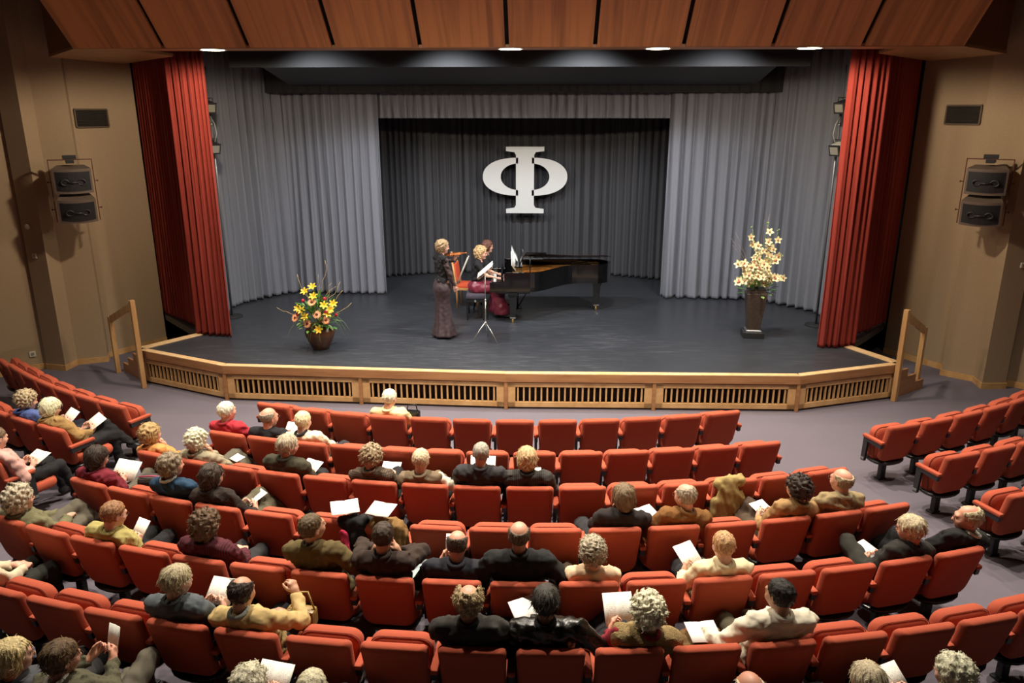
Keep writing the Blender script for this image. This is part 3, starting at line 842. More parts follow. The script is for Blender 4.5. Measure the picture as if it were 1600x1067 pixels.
# black moulded pan (shallow bowl) under the seat
vs = []; fs = []; n = 20
prof = [(.08, .243), (.15, .248), (.200, .265), (.218, .288), (.220, .300), (.19, .306)]
for r_, z_ in prof:
    for k in range(n):
        a = 2 * math.pi * k / n; vs.append((r_ * math.copysign(abs(math.cos(a)) ** .8, math.cos(a)), -.015 + r_ * .82 * math.copysign(abs(math.sin(a)) ** .8, math.sin(a)), z_))
for i in range(len(prof) - 1):
    for k in range(n): fs.append((i * n + k, i * n + (k + 1) % n, (i + 1) * n + (k + 1) % n, (i + 1) * n + k))
fs.append(tuple(range(n))[::-1]); fs.append(tuple((len(prof) - 1) * n + k for k in range(n)))
ME_pan = data_mesh('seat_pan', vs, fs, M_pan, True)
mb = MB(); mb.box((0, -.01, .125), (.078, .06, .25), bev=.010); ME_post = mb.mesh('pedestal', M_post)
mb = MB(); mb.box((0, .0, .012), (.125, .085, .016), bev=.004); ME_foot = mb.mesh('floor_plate', M_arm)
AX = .256
mb = MB(); mb.box((0, -.07, .590), (.056, .31, .036), bev=.012); ME_arm = mb.mesh('armrest', M_seat)
mb = MB()
mb.add([(-.020, -.215, .572), (.020, -.215, .572), (.020, .075, .572), (-.020, .075, .572), (-.020, -.205, .515), (.020, -.205, .515), (.020, .02, .535), (-.020, .02, .535)], [(0, 1, 2, 3), (7, 6, 5, 4), (0, 4, 5, 1), (1, 5, 6, 2), (2, 6, 7, 3), (3, 7, 4, 0)])
mb.add([(-.016, .0, .57), (.016, .0, .57), (.016, .07, .57), (-.016, .07, .57), (-.016, .02, .27), (.016, .02, .27), (.016, .075, .27), (-.016, .075, .27)], [(0, 1, 2, 3), (7, 6, 5, 4), (0, 4, 5, 1), (1, 5, 6, 2), (2, 6, 7, 3), (3, 7, 4, 0)])
ME_brk = mb.mesh('arm_bracket', M_arm)
mb = MB(); mb.box((0, .04, .285), (AX * 2, .035, .03)); ME_beam = mb.mesh('cross_beam', M_arm)
mb = MB(); mb.box((0, .045, .30), (.006, .05, .03), bev=.002); ME_plate = mb.mesh('number_plate', mat('number_plate_grey', (.16, .16, .155), .4))

ORD = ['first', 'second', 'third', 'fourth', 'fifth', 'sixth', 'seventh', 'eighth', 'ninth', 'tenth', 'eleventh', 'twelfth', 'thirteenth', 'fourteenth', 'fifteenth', 'sixteenth', 'seventeenth', 'eighteenth', 'nineteenth']
ROWNAME = {'1': 'front row of middle block', '2': 'second row of middle block', '3': 'third row of middle block', '4': 'fourth row of middle block', '5': 'fifth row of middle block',
           '6': 'sixth row of middle block', '7': 'nearest row at bottom edge', 'L1': 'front row of far-left block', 'L2': 'second row of far-left block', 'L3': 'third row of far-left block',
           'R1': 'front row of far-right block', 'R2': 'second row of far-right block', 'R3': 'third row of far-right block'}
OCC = {('L2', 0), ('L2', 1), ('L3', 0), ('3', 0), ('3', 1), ('2', 0), ('2', 1), ('2', 2), ('1', 3), ('3', 3), ('4', 0), ('4', 2), ('4', 3), ('3', 5), ('3', 6), ('3', 7), ('3', 8), ('5', -1), ('5', 1), ('5', 3), ('5', 5), ('5', 6),
       ('5', 7), ('5', 8), ('5', 9), ('5', 11), ('4', 10), ('4', 11), ('4', 13), ('4', 14), ('5', 14), ('5', 15), ('6', -2), ('6', 2), ('6', 3), ('6', 6), ('6', 7), ('6', 8), ('6', 10), ('7', 1), ('7', 2), ('7', 4), ('7', 5), ('7', 10), ('7', 11), ('7', 12)}
LOADED = {('4', 6): 'loaded with coats', ('6', 9): 'holding a folded brown coat', ('6', 4): None}
ROW7 = {1, 2, 4, 5, 10, 11, 12}
seats = {}
def make_seat(row, i, first, last, k):
    loc, rz = seat_frame(row, i)
    occ = (row, i) in OCC or LOADED.get((row, i))
    st = 'occupied' if (row, i) in OCC else ('lowered' if occ else 'empty folded')
    e = empty('theatre_seat', loc, rz, '%s red theatre seat, %s from left, %s' % (st, ORD[k], ROWNAME[row]), 'seat', 'rust red theatre seats')
    mobj('backrest', ME_back, e)
    if occ: mobj('seat_cushion', ME_down, e)
    else:
        c = mobj('seat_cushion', ME_fold, e); mobj('piping', ME_foldseam, c)
    mobj('seat_pan', ME_pan, e); mobj('pedestal', ME_post, e); mobj('floor_plate', ME_foot, e)
    for s in ((-1, 1) if first else (1,)):
        a = mobj('armrest', ME_arm, e, (s * AX, 0, 0)); mobj('arm_bracket', ME_brk, a)
        if (first and s < 0) or (last and s > 0): mobj('number_plate', ME_plate, e, (s * (AX + .02), 0, 0))
    seats[(row, i)] = e
    return e
for row, (i0, i1, *_r) in ROWS.items():
    lst = [i for i in range(i0, i1) if row != '7' or i in ROW7]
    for k, i in enumerate(lst): make_seat(row, i, i == lst[0] or (row == '7' and i - 1 not in ROW7), i == lst[-1], k)
# ================================================================ people: signed-distance bodies meshed with surface nets
F32 = np.float32
def V3(*a): return np.array(a, F32)
def unit(v):
    v = np.asarray(v, F32); return v / (np.linalg.norm(v) + 1e-9)
def capsule(P, a, b, ra, rb):
    a = np.asarray(a, F32); b = np.asarray(b, F32); ba = b - a
    t = np.clip(((P - a) @ ba) / max(float(ba @ ba), 1e-9), 0, 1)
    q = P - a - t[:, None] * ba
    return np.sqrt((q * q).sum(1)) - (ra + (rb - ra) * t)
def ellip(P, c, r, A=None):
    q = P - np.asarray(c, F32)
    if A is not None: q = q @ A            # A columns are the axes
    r = np.asarray(r, F32)
    k0 = np.sqrt(((q / r) ** 2).sum(1)); k1 = np.sqrt(((q / (r * r)) ** 2).sum(1)) + 1e-6
    return k0 * (k0 - 1) / k1
def smin(a, b, k):
    h = np.maximum(k - np.abs(a - b), 0) / k
    return np.minimum(a, b) - h * h * k * .25
def smax(a, b, k): return -smin(-a, -b, k)
def union(ds, k):
    d = ds[0]
    for e in ds[1:]: d = smin(d, e, k)
    return d
class Waves:
    def __init__(s, seed, lo, hi, n=7, aniso=(1, 1, 1)):
        g = np.random.RandomState(seed)
        d = g.normal(size=(n, 3)); d /= np.linalg.norm(d, axis=1)[:, None]
        s.k = (d * np.array(aniso) * (2 * np.pi / g.uniform(lo, hi, n))[:, None]).astype(F32); s.p = g.uniform(0, 6.28, n).astype(F32)
    def __call__(s, P): return np.sin(P @ s.k.T + s.p).sum(1) / math.sqrt(len(s.p))
def nets(fn, lo, hi, h):
    """surface nets: returns vertices and quads of fn = 0"""
    lo = np.asarray(lo, F32); n = np.maximum(3, np.ceil((np.asarray(hi, F32) - lo) / h).astype(int) + 1)
    ax = [lo[i] + h * np.arange(n[i], dtype=F32) for i in range(3)]
    G = np.stack(np.meshgrid(*ax, indexing='ij'), -1).reshape(-1, 3)
    D = fn(G).reshape(n).astype(F32)
    s = D < 0
    c = np.zeros(n - 1, np.int8)
    for dx in (0, 1):
        for dy in (0, 1):
            for dz in (0, 1): c += s[dx:n[0] - 1 + dx, dy:n[1] - 1 + dy, dz:n[2] - 1 + dz]
    act = np.argwhere((c > 0) & (c < 8))
    idx = -np.ones(n - 1, np.int64); idx[act[:, 0], act[:, 1], act[:, 2]] = np.arange(len(act))
    acc = np.zeros((len(act), 3), F32); cnt = np.zeros(len(act), F32)
    cor = [(a, b, e) for a in (0, 1) for b in (0, 1) for e in (0, 1)]
    val = {o: D[act[:, 0] + o[0], act[:, 1] + o[1], act[:, 2] + o[2]] for o in cor}
    for o in cor:
        for k in range(3):
            if o[k] == 0:
                q = list(o); q[k] = 1; q = tuple(q)
                a, b = val[o], val[q]; m = (a < 0) != (b < 0)
                t = np.where(m, a / np.where(m, a - b, 1), 0)
                p = np.tile(np.array(o, F32), (len(act), 1)); p[:, k] += t
                acc[m] += p[m]; cnt[m] += 1
    V = lo + h * (act + acc / np.maximum(cnt, 1)[:, None])
    Fq = []
    for k in range(3):
        u, v = (k + 1) % 3, (k + 2) % 3
        sl0 = [slice(None)] * 3; sl1 = [slice(None)] * 3; sl0[k] = slice(0, -1); sl1[k] = slice(1, None)
        m = s[tuple(sl0)] != s[tuple(sl1)]
        e = np.argwhere(m); e = e[(e[:, u] > 0) & (e[:, v] > 0) & (e[:, u] < n[u] - 1) & (e[:, v] < n[v] - 1)]
        if not len(e): continue
        ins = s[e[:, 0], e[:, 1], e[:, 2]]
        q = []
        for du, dv in ((-1, -1), (0, -1), (0, 0), (-1, 0)):
            w = e.copy(); w[:, u] += du; w[:, v] += dv; q.append(idx[w[:, 0], w[:, 1], w[:, 2]])
        q = np.stack(q, 1); q[~ins] = q[~ins][:, ::-1]
        Fq.append(q)
    return V, np.concatenate(Fq)
def np_mesh(name, V, Q, mats, midx=None):
    me = bpy.data.meshes.new(name)
    me.vertices.add(len(V)); me.vertices.foreach_set('co', np.ascontiguousarray(V, F32).ravel())
    nq = len(Q); me.loops.add(nq * 4); me.polygons.add(nq)
    me.loops.foreach_set('vertex_index', np.ascontiguousarray(Q, np.int32).ravel())
    me.polygons.foreach_set('loop_start', np.arange(0, nq * 4, 4, dtype=np.int32))
    me.polygons.foreach_set('use_smooth', np.ones(nq, bool))
    for m in (mats if isinstance(mats, list) else [mats]): me.materials.append(m)
    if midx is not None: me.polygons.foreach_set('material_index', np.asarray(midx, np.int32))
    me.update(calc_edges=True); me.validate()
    return me

# ---- head / hand / shoe / hair templates (head faces +Y, centre at ear level)
def head_sdf(P):
    cran = ellip(P, (0, -.016, .030), (.0745, .0955, .0885))
    face = ellip(P, (0, .026, -.035), (.060, .066, .082))
    jaw = capsule(P, (0, .055, -.088), (0, .072, -.092), .030, .022)
    cheek = union([ellip(P, (s * .036, .062, -.022), (.026, .024, .026)) for s in (-1, 1)], .01)
    brow = capsule(P, (-.032, .083, .030), (.032, .083, .030), .012, .012)
    d = union([cran, face, jaw, cheek, brow], .030)
    for s in (-1, 1): d = smax(d, -ellip(P, (s * .031, .101, .010), (.019, .016, .012)), .012)
    for s in (-1, 1): d = np.minimum(d, ellip(P, (s * .031, .080, .010), (.0135, .0135, .0125)))
    nose = smin(capsule(P, (0, .090, .018), (0, .112, -.020), .0085, .0125), union([ellip(P, (s * .011, .098, -.024), (.009, .011, .008)) for s in (-1, 1)], .005), .008)
    d = smin(d, nose, .012)
    lips = smin(capsule(P, (-.019, .0885, -.052), (.019, .0885, -.052), .0065, .0065), capsule(P, (-.015, .0885, -.061), (.015, .0885, -.061), .0075, .0075), .004)
    d = smin(d, lips, .006)
    for s in (-1, 1):
        ear = smax(ellip(P, (s * .078, -.012, -.004), (.011, .022, .033)), -ellip(P, (s * .088, -.006, -.002), (.008, .012, .020)), .006)
        d = smin(d, ear, .008)
    neck = capsule(P, (0, -.022, -.055), (0, -.034, -.175), .050, .054)
    return smin(d, neck, .025)
HV, HQ = nets(head_sdf, (-.105, -.13, -.25), (.105, .14, .135), .0086)
hc = HV[HQ].mean(1)
H_mid = np.zeros(len(HQ), int)
for s in (-1, 1):
    m = (np.linalg.norm(hc - V3(s * .031, .080, .010), axis=1) < .0162) & (hc[:, 1] > .083); H_mid[m] = 1
H_mid[(np.abs(hc[:, 0]) < .022) & (hc[:, 1] > .085) & (hc[:, 2] < -.044) & (hc[:, 2] > -.070)] = 2

def hand_sdf_factory(curl, spread=1.0):
    segs = []
    bases = [(-.030, .080, .002, .072), (-.010, .088, .004, .082), (.011, .086, .003, .076), (.031, .076, .0, .060)]
    for k, (x, y, z, L) in enumerate(bases):
        p = np.array([x, y, z]); a = 0.0; side = (x * 1.1) * spread
        for j, fr in enumerate((.44, .31, .25)):
            a += math.radians((curl[j]) * (1.0 + .12 * k))
            dvec = np.array([side * (1 - .4 * j), math.cos(a), -math.sin(a)]); dvec /= np.linalg.norm(dvec)
            q = p + dvec * L * fr; segs.append((p, q, .0088 - .0008 * j, .0083 - .0010 * j)); p = q
    th = [(-.026, .022, -.004), (-.052, .050, -.016), (-.060, .078, -.026), (-.055, .100, -.034)]
    ts = [(th[i], th[i + 1], .0145 - .003 * i, .0115 - .0018 * i) for i in range(3)]
    def fn(P):
        palm = smin(ellip(P, (0, .046, 0), (.043, .056, .0165)), capsule(P, (0, -.03, 0), (0, .02, 0), .025, .029), .02)
        palm = smin(palm, capsule(P, (-.034, .076, .001), (.033, .072, .0), .0125, .0115), .012)
        f = None
        for a, b, r0, r1 in segs:
            e = capsule(P, a, b, r0, r1); f = e if f is None else np.minimum(f, e)
        t = union([capsule(P, *s_) for s_ in ts], .006)
        return smin(smin(palm, f, .006), t, .010)
    return fn
HANDS = {}
for nm, curl in (('rest', (22, 28, 18)), ('hold', (48, 46, 30)), ('keys', (30, 40, 25)), ('fist', (78, 85, 50))):
    HANDS[nm] = nets(hand_sdf_factory(curl, .35 if nm in ('hold', 'fist') else .8), (-.085, -.07, -.115), (.06, .19, .045), .0072)
def shoe_sdf(P):
    d = smin(capsule(P, (0, -.045, .045), (0, .05, .045), .038, .040), capsule(P, (0, .05, .035), (.004, .165, .026), .040, .030), .03)
    d = smin(d, capsule(P, (0, -.035, .06), (0, -.03, .11), .037, .036), .03)
    d = smax(d, P[:, 2] - .105, .01)
    return smax(d, .002 - P[:, 2], .006)
SV, SQ = nets(shoe_sdf, (-.06, -.11, -.02), (.06, .22, .13), .010)
SHOES = {}
def shoe_mesh(col):
    if col not in SHOES: SHOES[col] = np_mesh('shoe', SV, SQ, mat('shoe_leather_%d' % len(SHOES), col, .35))
    return SHOES[col]

HAIRSPEC = {  # t thickness, zl lower limit at nape, front hairline shift, noise amp, (lo,hi) wavelength, strands, top-bald radius, volume tweak
    'short': dict(t=.011, zl=-.070, fr=.0, na=.0022, wl=(.02, .04), st=.0022, ear=True),
    'crop': dict(t=.007, zl=-.062, fr=.0, na=.0012, wl=(.015, .03), st=.0012, ear=True),
    'swept': dict(t=.019, zl=-.082, fr=.01, na=.0025, wl=(.04, .08), st=.0030, ear=True),
    'balding': dict(t=.012, zl=-.078, fr=-.02, na=.0025, wl=(.018, .03), st=.0020, ear=True, bald=(.062, .085, .062)),
    'ring': dict(t=.010, zl=-.078, fr=-.035, na=.0020, wl=(.018, .03), st=.0015, ear=True, bald=(.076, .128, .082), by=-.022),
    'wildring': dict(t=.024, zl=-.090, fr=-.03, na=.0065, wl=(.020, .035), st=.0, ear=False, bald=(.058, .098, .080), by=-.004),
    'bob': dict(t=.022, zl=-.105, fr=.018, na=.0025, wl=(.04, .07), st=.0035, vol=(.093, .088, .10)),
    'long': dict(t=.022, zl=-.150, fr=.015, na=.004, wl=(.04, .07), st=.0045, vol=(.092, .085, .135)),
    'wavy': dict(t=.026, zl=-.092, fr=.015, na=.0060, wl=(.03, .05), st=.0030, vol=(.090, .088, .085)),
    'curly': dict(t=.030, zl=-.085, fr=.015, na=.0105, wl=(.024, .036), st=.0, vol=(.090, .088, .07)),
    'bigcurl': dict(t=.036, zl=-.115, fr=.012, na=.0120, wl=(.026, .042), st=.0, vol=(.103, .100, .11)),
    'fuzz': dict(t=.028, zl=-.088, fr=.012, na=.0070, wl=(.016, .028), st=.0, vol=(.092, .090, .08)),
    'wild': dict(t=.034, zl=-.095, fr=.02, na=.0130, wl=(.022, .05), st=.004, vol=(.100, .097, .08)),
}
def hair_nets(style, seed):
    sp = HAIRSPEC[style]; w = Waves(seed, *[q_ * 1.25 for q_ in sp['wl']], n=26); w2 = Waves(seed + 99, .05, .10, 5)
    part = np.random.RandomState(seed).uniform(-.02, .02)
    def fn(P):
        t = sp['t']
        d = ellip(P, (0, -.018, .030), (.0755 + t, .0970 + t, .0895 + t * .9))
        if 'vol' in sp: d = smin(d, ellip(P, (0, -.035, -.02), sp['vol']), .03)
        if sp['st']:
            phi = np.arctan2(P[:, 0] - part, -(P[:, 1] + .02)); d = d + sp['st'] * np.sin(phi * 21 + 2.2 * w2(P) + 16 * P[:, 2])
        d = d + sp['na'] * w(P)
        x = np.abs(P[:, 0]); z = P[:, 2]; y = P[:, 1]
        line = .012 + sp['fr'] + np.clip(z - .015, 0, .06) * 1.05 + .004 * w2(P)
        d = smax(d, y - line, .014)
        d = smax(d, (sp['zl'] + np.clip(y + .04, 0, .2) * (.75 if 'vol' not in sp else .25)) - z, .016)
        if sp.get('ear'):
            for s in (-1, 1): d = smax(d, -ellip(P, (s * .082, .006, -.012), (.024, .024, .036)), .008)
        if 'bald' in sp: d = smax(d, -ellip(P, (0, sp.get('by', .006), .112), sp['bald']), .018)
        return d
    r = .14
    v, q = nets(fn, (-r, -.175, -.19), (r, .12, .175), .0078)
    return strands(v, q, sp, seed)
def strands(v, q, sp, seed):
    """grow locks over the hair cap so that its outline is soft"""
    g = np.random.RandomState(seed + 7)
    fc = v[q].mean(1); nrm = np.cross(v[q[:, 2]] - v[q[:, 0]], v[q[:, 3]] - v[q[:, 1]]); nrm /= np.linalg.norm(nrm, axis=1)[:, None] + 1e-9
    keep = np.where(((fc - V3(0, -.018, .03)) * nrm).sum(1) > .02)[0]
    curly = sp['na'] > .005
    n = 420 if curly else 300
    pick = g.choice(keep, n)
    p = fc[pick]; nn = nrm[pick]
    down = np.stack([p[:, 0] * 1.5, p[:, 1] + .02 - .03, np.full(n, -.06) - .4 * np.clip(.06 - p[:, 2], 0, .2)], 1) + g.normal(size=(n, 3)) * (.045 if curly else .012)
    t = down - nn * (down * nn).sum(1)[:, None]; t /= np.linalg.norm(t, axis=1)[:, None] + 1e-9
    bt = np.cross(nn, t)
    L = g.uniform(.5, 1.0, n) * (.030 if curly else (.055 if sp['t'] > .012 else .026)); K = 4; rad = g.uniform(.0020, .0036, n)
    a0 = g.uniform(0, 6.28, n); cr = (.008 if curly else .0012)
    V = []; Q = []
    for k in range(K + 1):
        u_ = k / K
        c = p + t * (L * u_)[:, None] - nn * (.0030 - (.010 if curly else .0050) * u_ * (1.1 - u_) * 2)[..., None] if False else p + t * (L * u_)[:, None] + nn * ((-.0025 + (.012 if curly else .0045) * u_ * (1.15 - u_)))
        ph = a0 + u_ * (5.0 if curly else 1.5)
        c = c + bt * (cr * (np.sin(ph) - np.sin(a0)))[:, None] + nn * (cr * .7 * (np.cos(ph) - np.cos(a0)) * u_)[:, None]
        rr = rad * (1 - .75 * u_ ** 2)
        for j in range(3):
            w_ = 2.094 * j; V.append(c + (bt * math.cos(w_) + nn * math.sin(w_)) * rr[:, None])
    V = np.stack(V, 1)                      # n, (K+1)*3, 3
    base = np.arange(n)[:, None] * ((K + 1) * 3) + len(v)
    for k in range(K):
        for j in range(3):
            j2 = (j + 1) % 3; Q.append(base + np.array([k * 3 + j, k * 3 + j2, (k + 1) * 3 + j2, (k + 1) * 3 + j])[None])
    return np.concatenate([v, V.reshape(-1, 3)]).astype(F32), np.concatenate([q] + Q)
def hair_material(col):
    lum = .3 * col[0] + .6 * col[1] + .1 * col[2]
    col = tuple(min(.85, (c * .76 + lum * .24) * 1.32) for c in col)
    nm = 'hair_%.2f_%.2f_%.2f' % col
    if nm in MATS: return MATS[nm]
    m = mat(nm, col, .48, var=(55, .42, (1.6, 1.6, .35)), bump=(150, .7, (1.5, 1.5, .3)), spec=.45)
    return m

M_eye = mat('eye', (.10, .07, .05), .2)
SKINS = {}
def skin(tone):
    base = {'fair': (.66, .36, .255), 'ruddy': (.64, .30, .20), 'tan': (.52, .27, .17)}[tone]
    return [mat('skin_' + tone, base, .5, var=(30, .06)), M_eye, mat('lips_' + tone, tuple(c * f for c, f in zip(base, (.85, .55, .55))), .45)]

FAB = {}
def fabric(col, kind='plain'):
    key = (tuple(col), kind)
    if key in FAB: return FAB[key]
    nm = 'cloth_%s_%d' % (kind, len(FAB))
    if kind == 'plain': m = mat(nm, col, .9, bump=(220, .22), var=(14, .08))
    elif kind == 'tweed': m = mat(nm, col, .92, bump=(260, .45), var=(170, .34))
    elif kind == 'knit': m = mat(nm, col, .95, bump=(110, .9), var=(90, .22))
    elif kind == 'leather': m = mat(nm, col, .33, bump=(60, .30), var=(9, .12))
    elif kind == 'cord': m = mat(nm, col, .9, bump=(160, .8, (3, 3, .15)), var=(60, .15))
    elif kind == 'silk': m = mat(nm, col, .38, bump=(30, .2), var=(12, .2), sheen=.4)
    elif kind in ('stripe', 'check'):
        m = mat(nm, col, .9)
        nt = m.node_tree; b = nt.nodes['Principled BSDF']; tc = nt.nodes.new('ShaderNodeTexCoord')
        def wv(dirn, sc):
            w = nt.nodes.new('ShaderNodeTexWave'); w.bands_direction = dirn; w.inputs['Scale'].default_value = sc; w.inputs['Distortion'].default_value = 1.2; w.inputs['Detail'].default_value = 1
            nt.links.new(tc.outputs['Object'], w.inputs['Vector']); return w.outputs['Fac']
        f = wv('X', 17)
        if kind == 'check':
            g = wv('Z', 15); ml = nt.nodes.new('ShaderNodeMath'); ml.operation = 'MULTIPLY'; nt.links.new(f, ml.inputs[0]); nt.links.new(g, ml.inputs[1]); f = ml.outputs[0]
        mx = nt.nodes.new('ShaderNodeMix'); mx.data_type = 'RGBA'; mx.inputs[6].default_value = (*[c * .45 for c in col], 1); mx.inputs[7].default_value = (*[min(1, c * 1.5) for c in col], 1)
        nt.links.new(f, mx.inputs[0]); nt.links.new(mx.outputs[2], b.inputs['Base Color'])
    FAB[key] = m
    return m

def ik(S_, W_, l1, l2, pole):
    S_ = np.asarray(S_, float); W_ = np.asarray(W_, float); d = W_ - S_; L = np.linalg.norm(d)
    mx = (l1 + l2) * .995
    if L > mx: W_ = S_ + d / L * mx; d = W_ - S_; L = mx
    L = max(L, abs(l1 - l2) + .02)
    u = d / (np.linalg.norm(d) + 1e-9); a = (l1 * l1 - l2 * l2 + L * L) / (2 * L); h = math.sqrt(max(l1 * l1 - a * a, 0))
    p = np.asarray(pole, float); p = p - u * (p @ u); p = p / (np.linalg.norm(p) + 1e-9)
    return S_ + u * a + p * h, W_
def rotm(yaw=0, pitch=0, roll=0):
    return np.array((Matrix.Rotation(R(yaw), 3, 'Z') @ Matrix.Rotation(R(pitch), 3, 'X') @ Matrix.Rotation(R(roll), 3, 'Y')))
PEOPLE = []
pcount = [0]
def person(label, loc, rz, H, hair, hcol, items, yaw=0, pitch=-6, roll=0, tone='fair', pv=(0, .055, .465), build=1.0, tyaw=0.0, arms=None, legs=None, shoes=(.012, .011, .011),
           glasses=False, hs=.97, standing=False, wrist_hand=('rest', 'rest'), coarse=1.0, collar=None, shx=.176):
    pcount[0] += 1; seed = pcount[0] * 13 + 5
    e = empty('person', loc, rz, label, 'person')
    PEOPLE.append(e)
    H = np.array(H, float); PV = np.array(pv, float)
    RH = rotm(yaw, pitch, roll)
    NB = H + RH @ np.array([0, -.038, -.155 * hs]) * .55 + np.array([0, -.016, -.048])
    u = NB - PV; T = np.linalg.norm(u); u = u / T
    r = np.array([math.cos(R(tyaw)), math.sin(R(tyaw)), 0.0]); r = r - u * (u @ r); r /= np.linalg.norm(r)
    fw = np.cross(u, r)
    A = np.stack([r, fw, u], 1).astype(F32)
    def loc2(x, y, z): return PV + r * x + fw * y + u * z
    b = build
    SH = {s: loc2(s * shx * b, -.005, T * .87) for s in (-1, 1)}
    W = {}; E = {}; HM = {}
    for s, k in ((-1, 0), (1, 1)):
        w, pole, fd, pn = arms[k]
        E[s], W[s] = ik(SH[s], w, .275, .245, pole)
        fd = unit(fd); pn = np.asarray(pn, float); Z = -(pn - fd * (pn @ fd)); Z = Z / (np.linalg.norm(Z) + 1e-9)
        X = np.cross(fd, Z); HM[s] = np.stack([X, fd, Z], 1)
    HP = {s: PV + np.array([s * .088, .03, .0]) for s in (-1, 1)}
    KN = {}; AN = {}
    for s, k in ((-1, 0), (1, 1)):
        KN[s] = np.array(legs[k][0], float); AN[s] = np.array(legs[k][1], float)
    # --- torso and limb primitives (infl = garment offset)
    def torso(P, i, sh=True):
        ds = [ellip(P, loc2(0, -.005, .01), (.168 * b + i, .128 * b + i, .115 + i), A), ellip(P, loc2(0, .012, .36 * T), (.150 * b + i, .118 * b + i, .30 * T + i), A),
              ellip(P, loc2(0, .002, .66 * T), (.168 * b + i, .112 * b + i, .27 * T + i), A)]
        if sh:
            ds.append(capsule(P, loc2(-.142 * b, -.012, T * .895), loc2(.142 * b, -.012, T * .895), .054 * b + i, .054 * b + i))
            ds.append(capsule(P, loc2(0, -.01, T * .88), loc2(0, -.012, T * .99), .062 + i, .048 + i))
        return ds
    def arm(P, s, i, part='all'):
        ds = []
        if part in ('all', 'upper', 'short'):
            e_ = E[s] if part != 'short' else SH[s] + (E[s] - SH[s]) * .62
            ds.append(capsule(P, SH[s], e_, .050 * b + i, (.041 if part != 'short' else .047) + i))
        if part == 'all': ds.append(capsule(P, E[s], W[s], .041 + i, .027 + i * .8))
        return ds
    def leg(P, s, i):
        return [capsule(P, HP[s], KN[s], .084 * b + i, .056 + i), capsule(P, KN[s], AN[s], .056 + i, .036 + i)]
    pts = np.array([PV, NB, H] + [SH[s] for s in (-1, 1)] + [E[s] for s in (-1, 1)] + [W[s] for s in (-1, 1)])
    lpts = np.array([PV] + [x[s] for x in (HP, KN, AN) for s in (-1, 1)])
    # --- body: one mesh (core, head, both hands)
    def core(P):
        i = -.014
        ds = torso(P, i)
        for s in (-1, 1): ds += arm(P, s, i * .55) + leg(P, s, i)
        return union(ds, .03)
    allp = np.r_[pts[:2], pts[3:], lpts]
    cv, cq = nets(core, allp.min(0) - .16, allp.max(0) + .16, .030)
    parts_v = [cv]; parts_q = [cq]; mid = [np.zeros(len(cq), int)]; n = len(cv)
    wn = np.clip((-HV[:, 2:3] - .065) / .10, 0, 1).astype(F32)
    hv = (HV @ (RH.T * hs).astype(F32)) * (1 - wn) + HV * hs * wn + H.astype(F32)
    parts_v.append(hv); parts_q.append(HQ + n); mid.append(H_mid); n += len(hv)
    for s, k in ((-1, 0), (1, 1)):
        tv, tq = HANDS[wrist_hand[k]]
        v = tv.copy()
        if s < 0: v[:, 0] *= -1; q = tq[:, ::-1]
        else: q = tq
        v = v @ (HM[s].T * .96).astype(F32) + (W[s] + HM[s][:, 1] * .012).astype(F32)
        parts_v.append(v); parts_q.append(q + n); mid.append(np.zeros(len(q), int)); n += len(v)
    body = mobj('body', np_mesh('body', np.concatenate(parts_v), np.concatenate(parts_q), skin(tone), np.concatenate(mid)), e)
    # --- hair
    if hair:
        v, q = hair_nets(hair, seed)
        v = v @ (RH.T * hs).astype(F32) + H.astype(F32)
        mobj('hair', np_mesh('hair', v, q, hair_material(hcol)), e)
    # --- garments
    for it in items:
        nm, kind, m = it[0], it[1], it[2]; i = it[3] if len(it) > 3 else .014
        wr = Waves(seed + len(nm), .05, .13, 7, (1, 1, 1)); wr2 = Waves(seed + 3 + len(nm), .022, .05, 6)
        amp = .0075 if kind not in ('skirt',) else .008
        if kind in ('jacket', 'short', 'vest', 'sleeves'):
            def fn(P, kind=kind, i=i):
                ds = []
                if kind != 'sleeves': ds = torso(P, i)
                d = union(ds, .045) if ds else None
                if kind == 'vest':
                    for s in (-1, 1): d = smin(d, capsule(P, SH[s], SH[s] + (E[s] - SH[s]) * .10, .050 * b + i, .046 + i), .03)
                else:
                    for s in (-1, 1):
                        a = union(arm(P, s, i if kind != 'sleeves' else i * .6, 'short' if kind == 'short' else 'all'), .02)
                        if kind != 'short':
                            wd = unit(W[s] - E[s]); a = smax(a, ((P - (W[s] - wd * .012).astype(F32)) @ wd.astype(F32)), .008)
                        else:
                            wd = unit(E[s] - SH[s]); a = smax(a, ((P - (SH[s] + (E[s] - SH[s]) * .62).astype(F32)) @ wd.astype(F32)), .008)
                        d = a if d is None else smin(d, a, .022)
                d = d + amp * wr(P) + .0034 * wr2(P)
                # neck opening and hem
                if kind != 'sleeves':
                    q = P - NB.astype(F32)
                    d = smax(d, q @ unit(u + fw * .22).astype(F32) - .022, .012)
                    d = smax(d, -((P - PV.astype(F32)) @ u.astype(F32)) - (.06 if not standing else .02), .01)
                return d
            lo, hi = pts.min(0) - .11, pts.max(0) + .11
            lo[2] = max(lo[2], min(pts[:, 2].min() - .1, PV[2] - .12))
            v, q = nets(fn, lo, hi, .0145 * coarse)
        elif kind == 'trousers':
            def fn(P, i=i):
                ds = [ellip(P, loc2(0, .0, .0), (.165 * b + i, .135 * b + i, .115 + i), A)]
                d = union(ds, .04)
                for s in (-1, 1):
                    l = union(leg(P, s, i), .03); l = smax(l, P[:, 2] * -1 + (AN[s][2] - .015), .01) if AN[s][2] < .2 else l
                    d = smin(d, l, .025)
                return d + amp * wr(P) + .002 * wr2(P)
            v, q = nets(fn, lpts.min(0) - .16, lpts.max(0) + .16, .021 * coarse)
        elif kind == 'skirt':
            prof = it[4]
            v, q = nets(prof(PV, KN, AN, wr), it[5][0], it[5][1], .016)
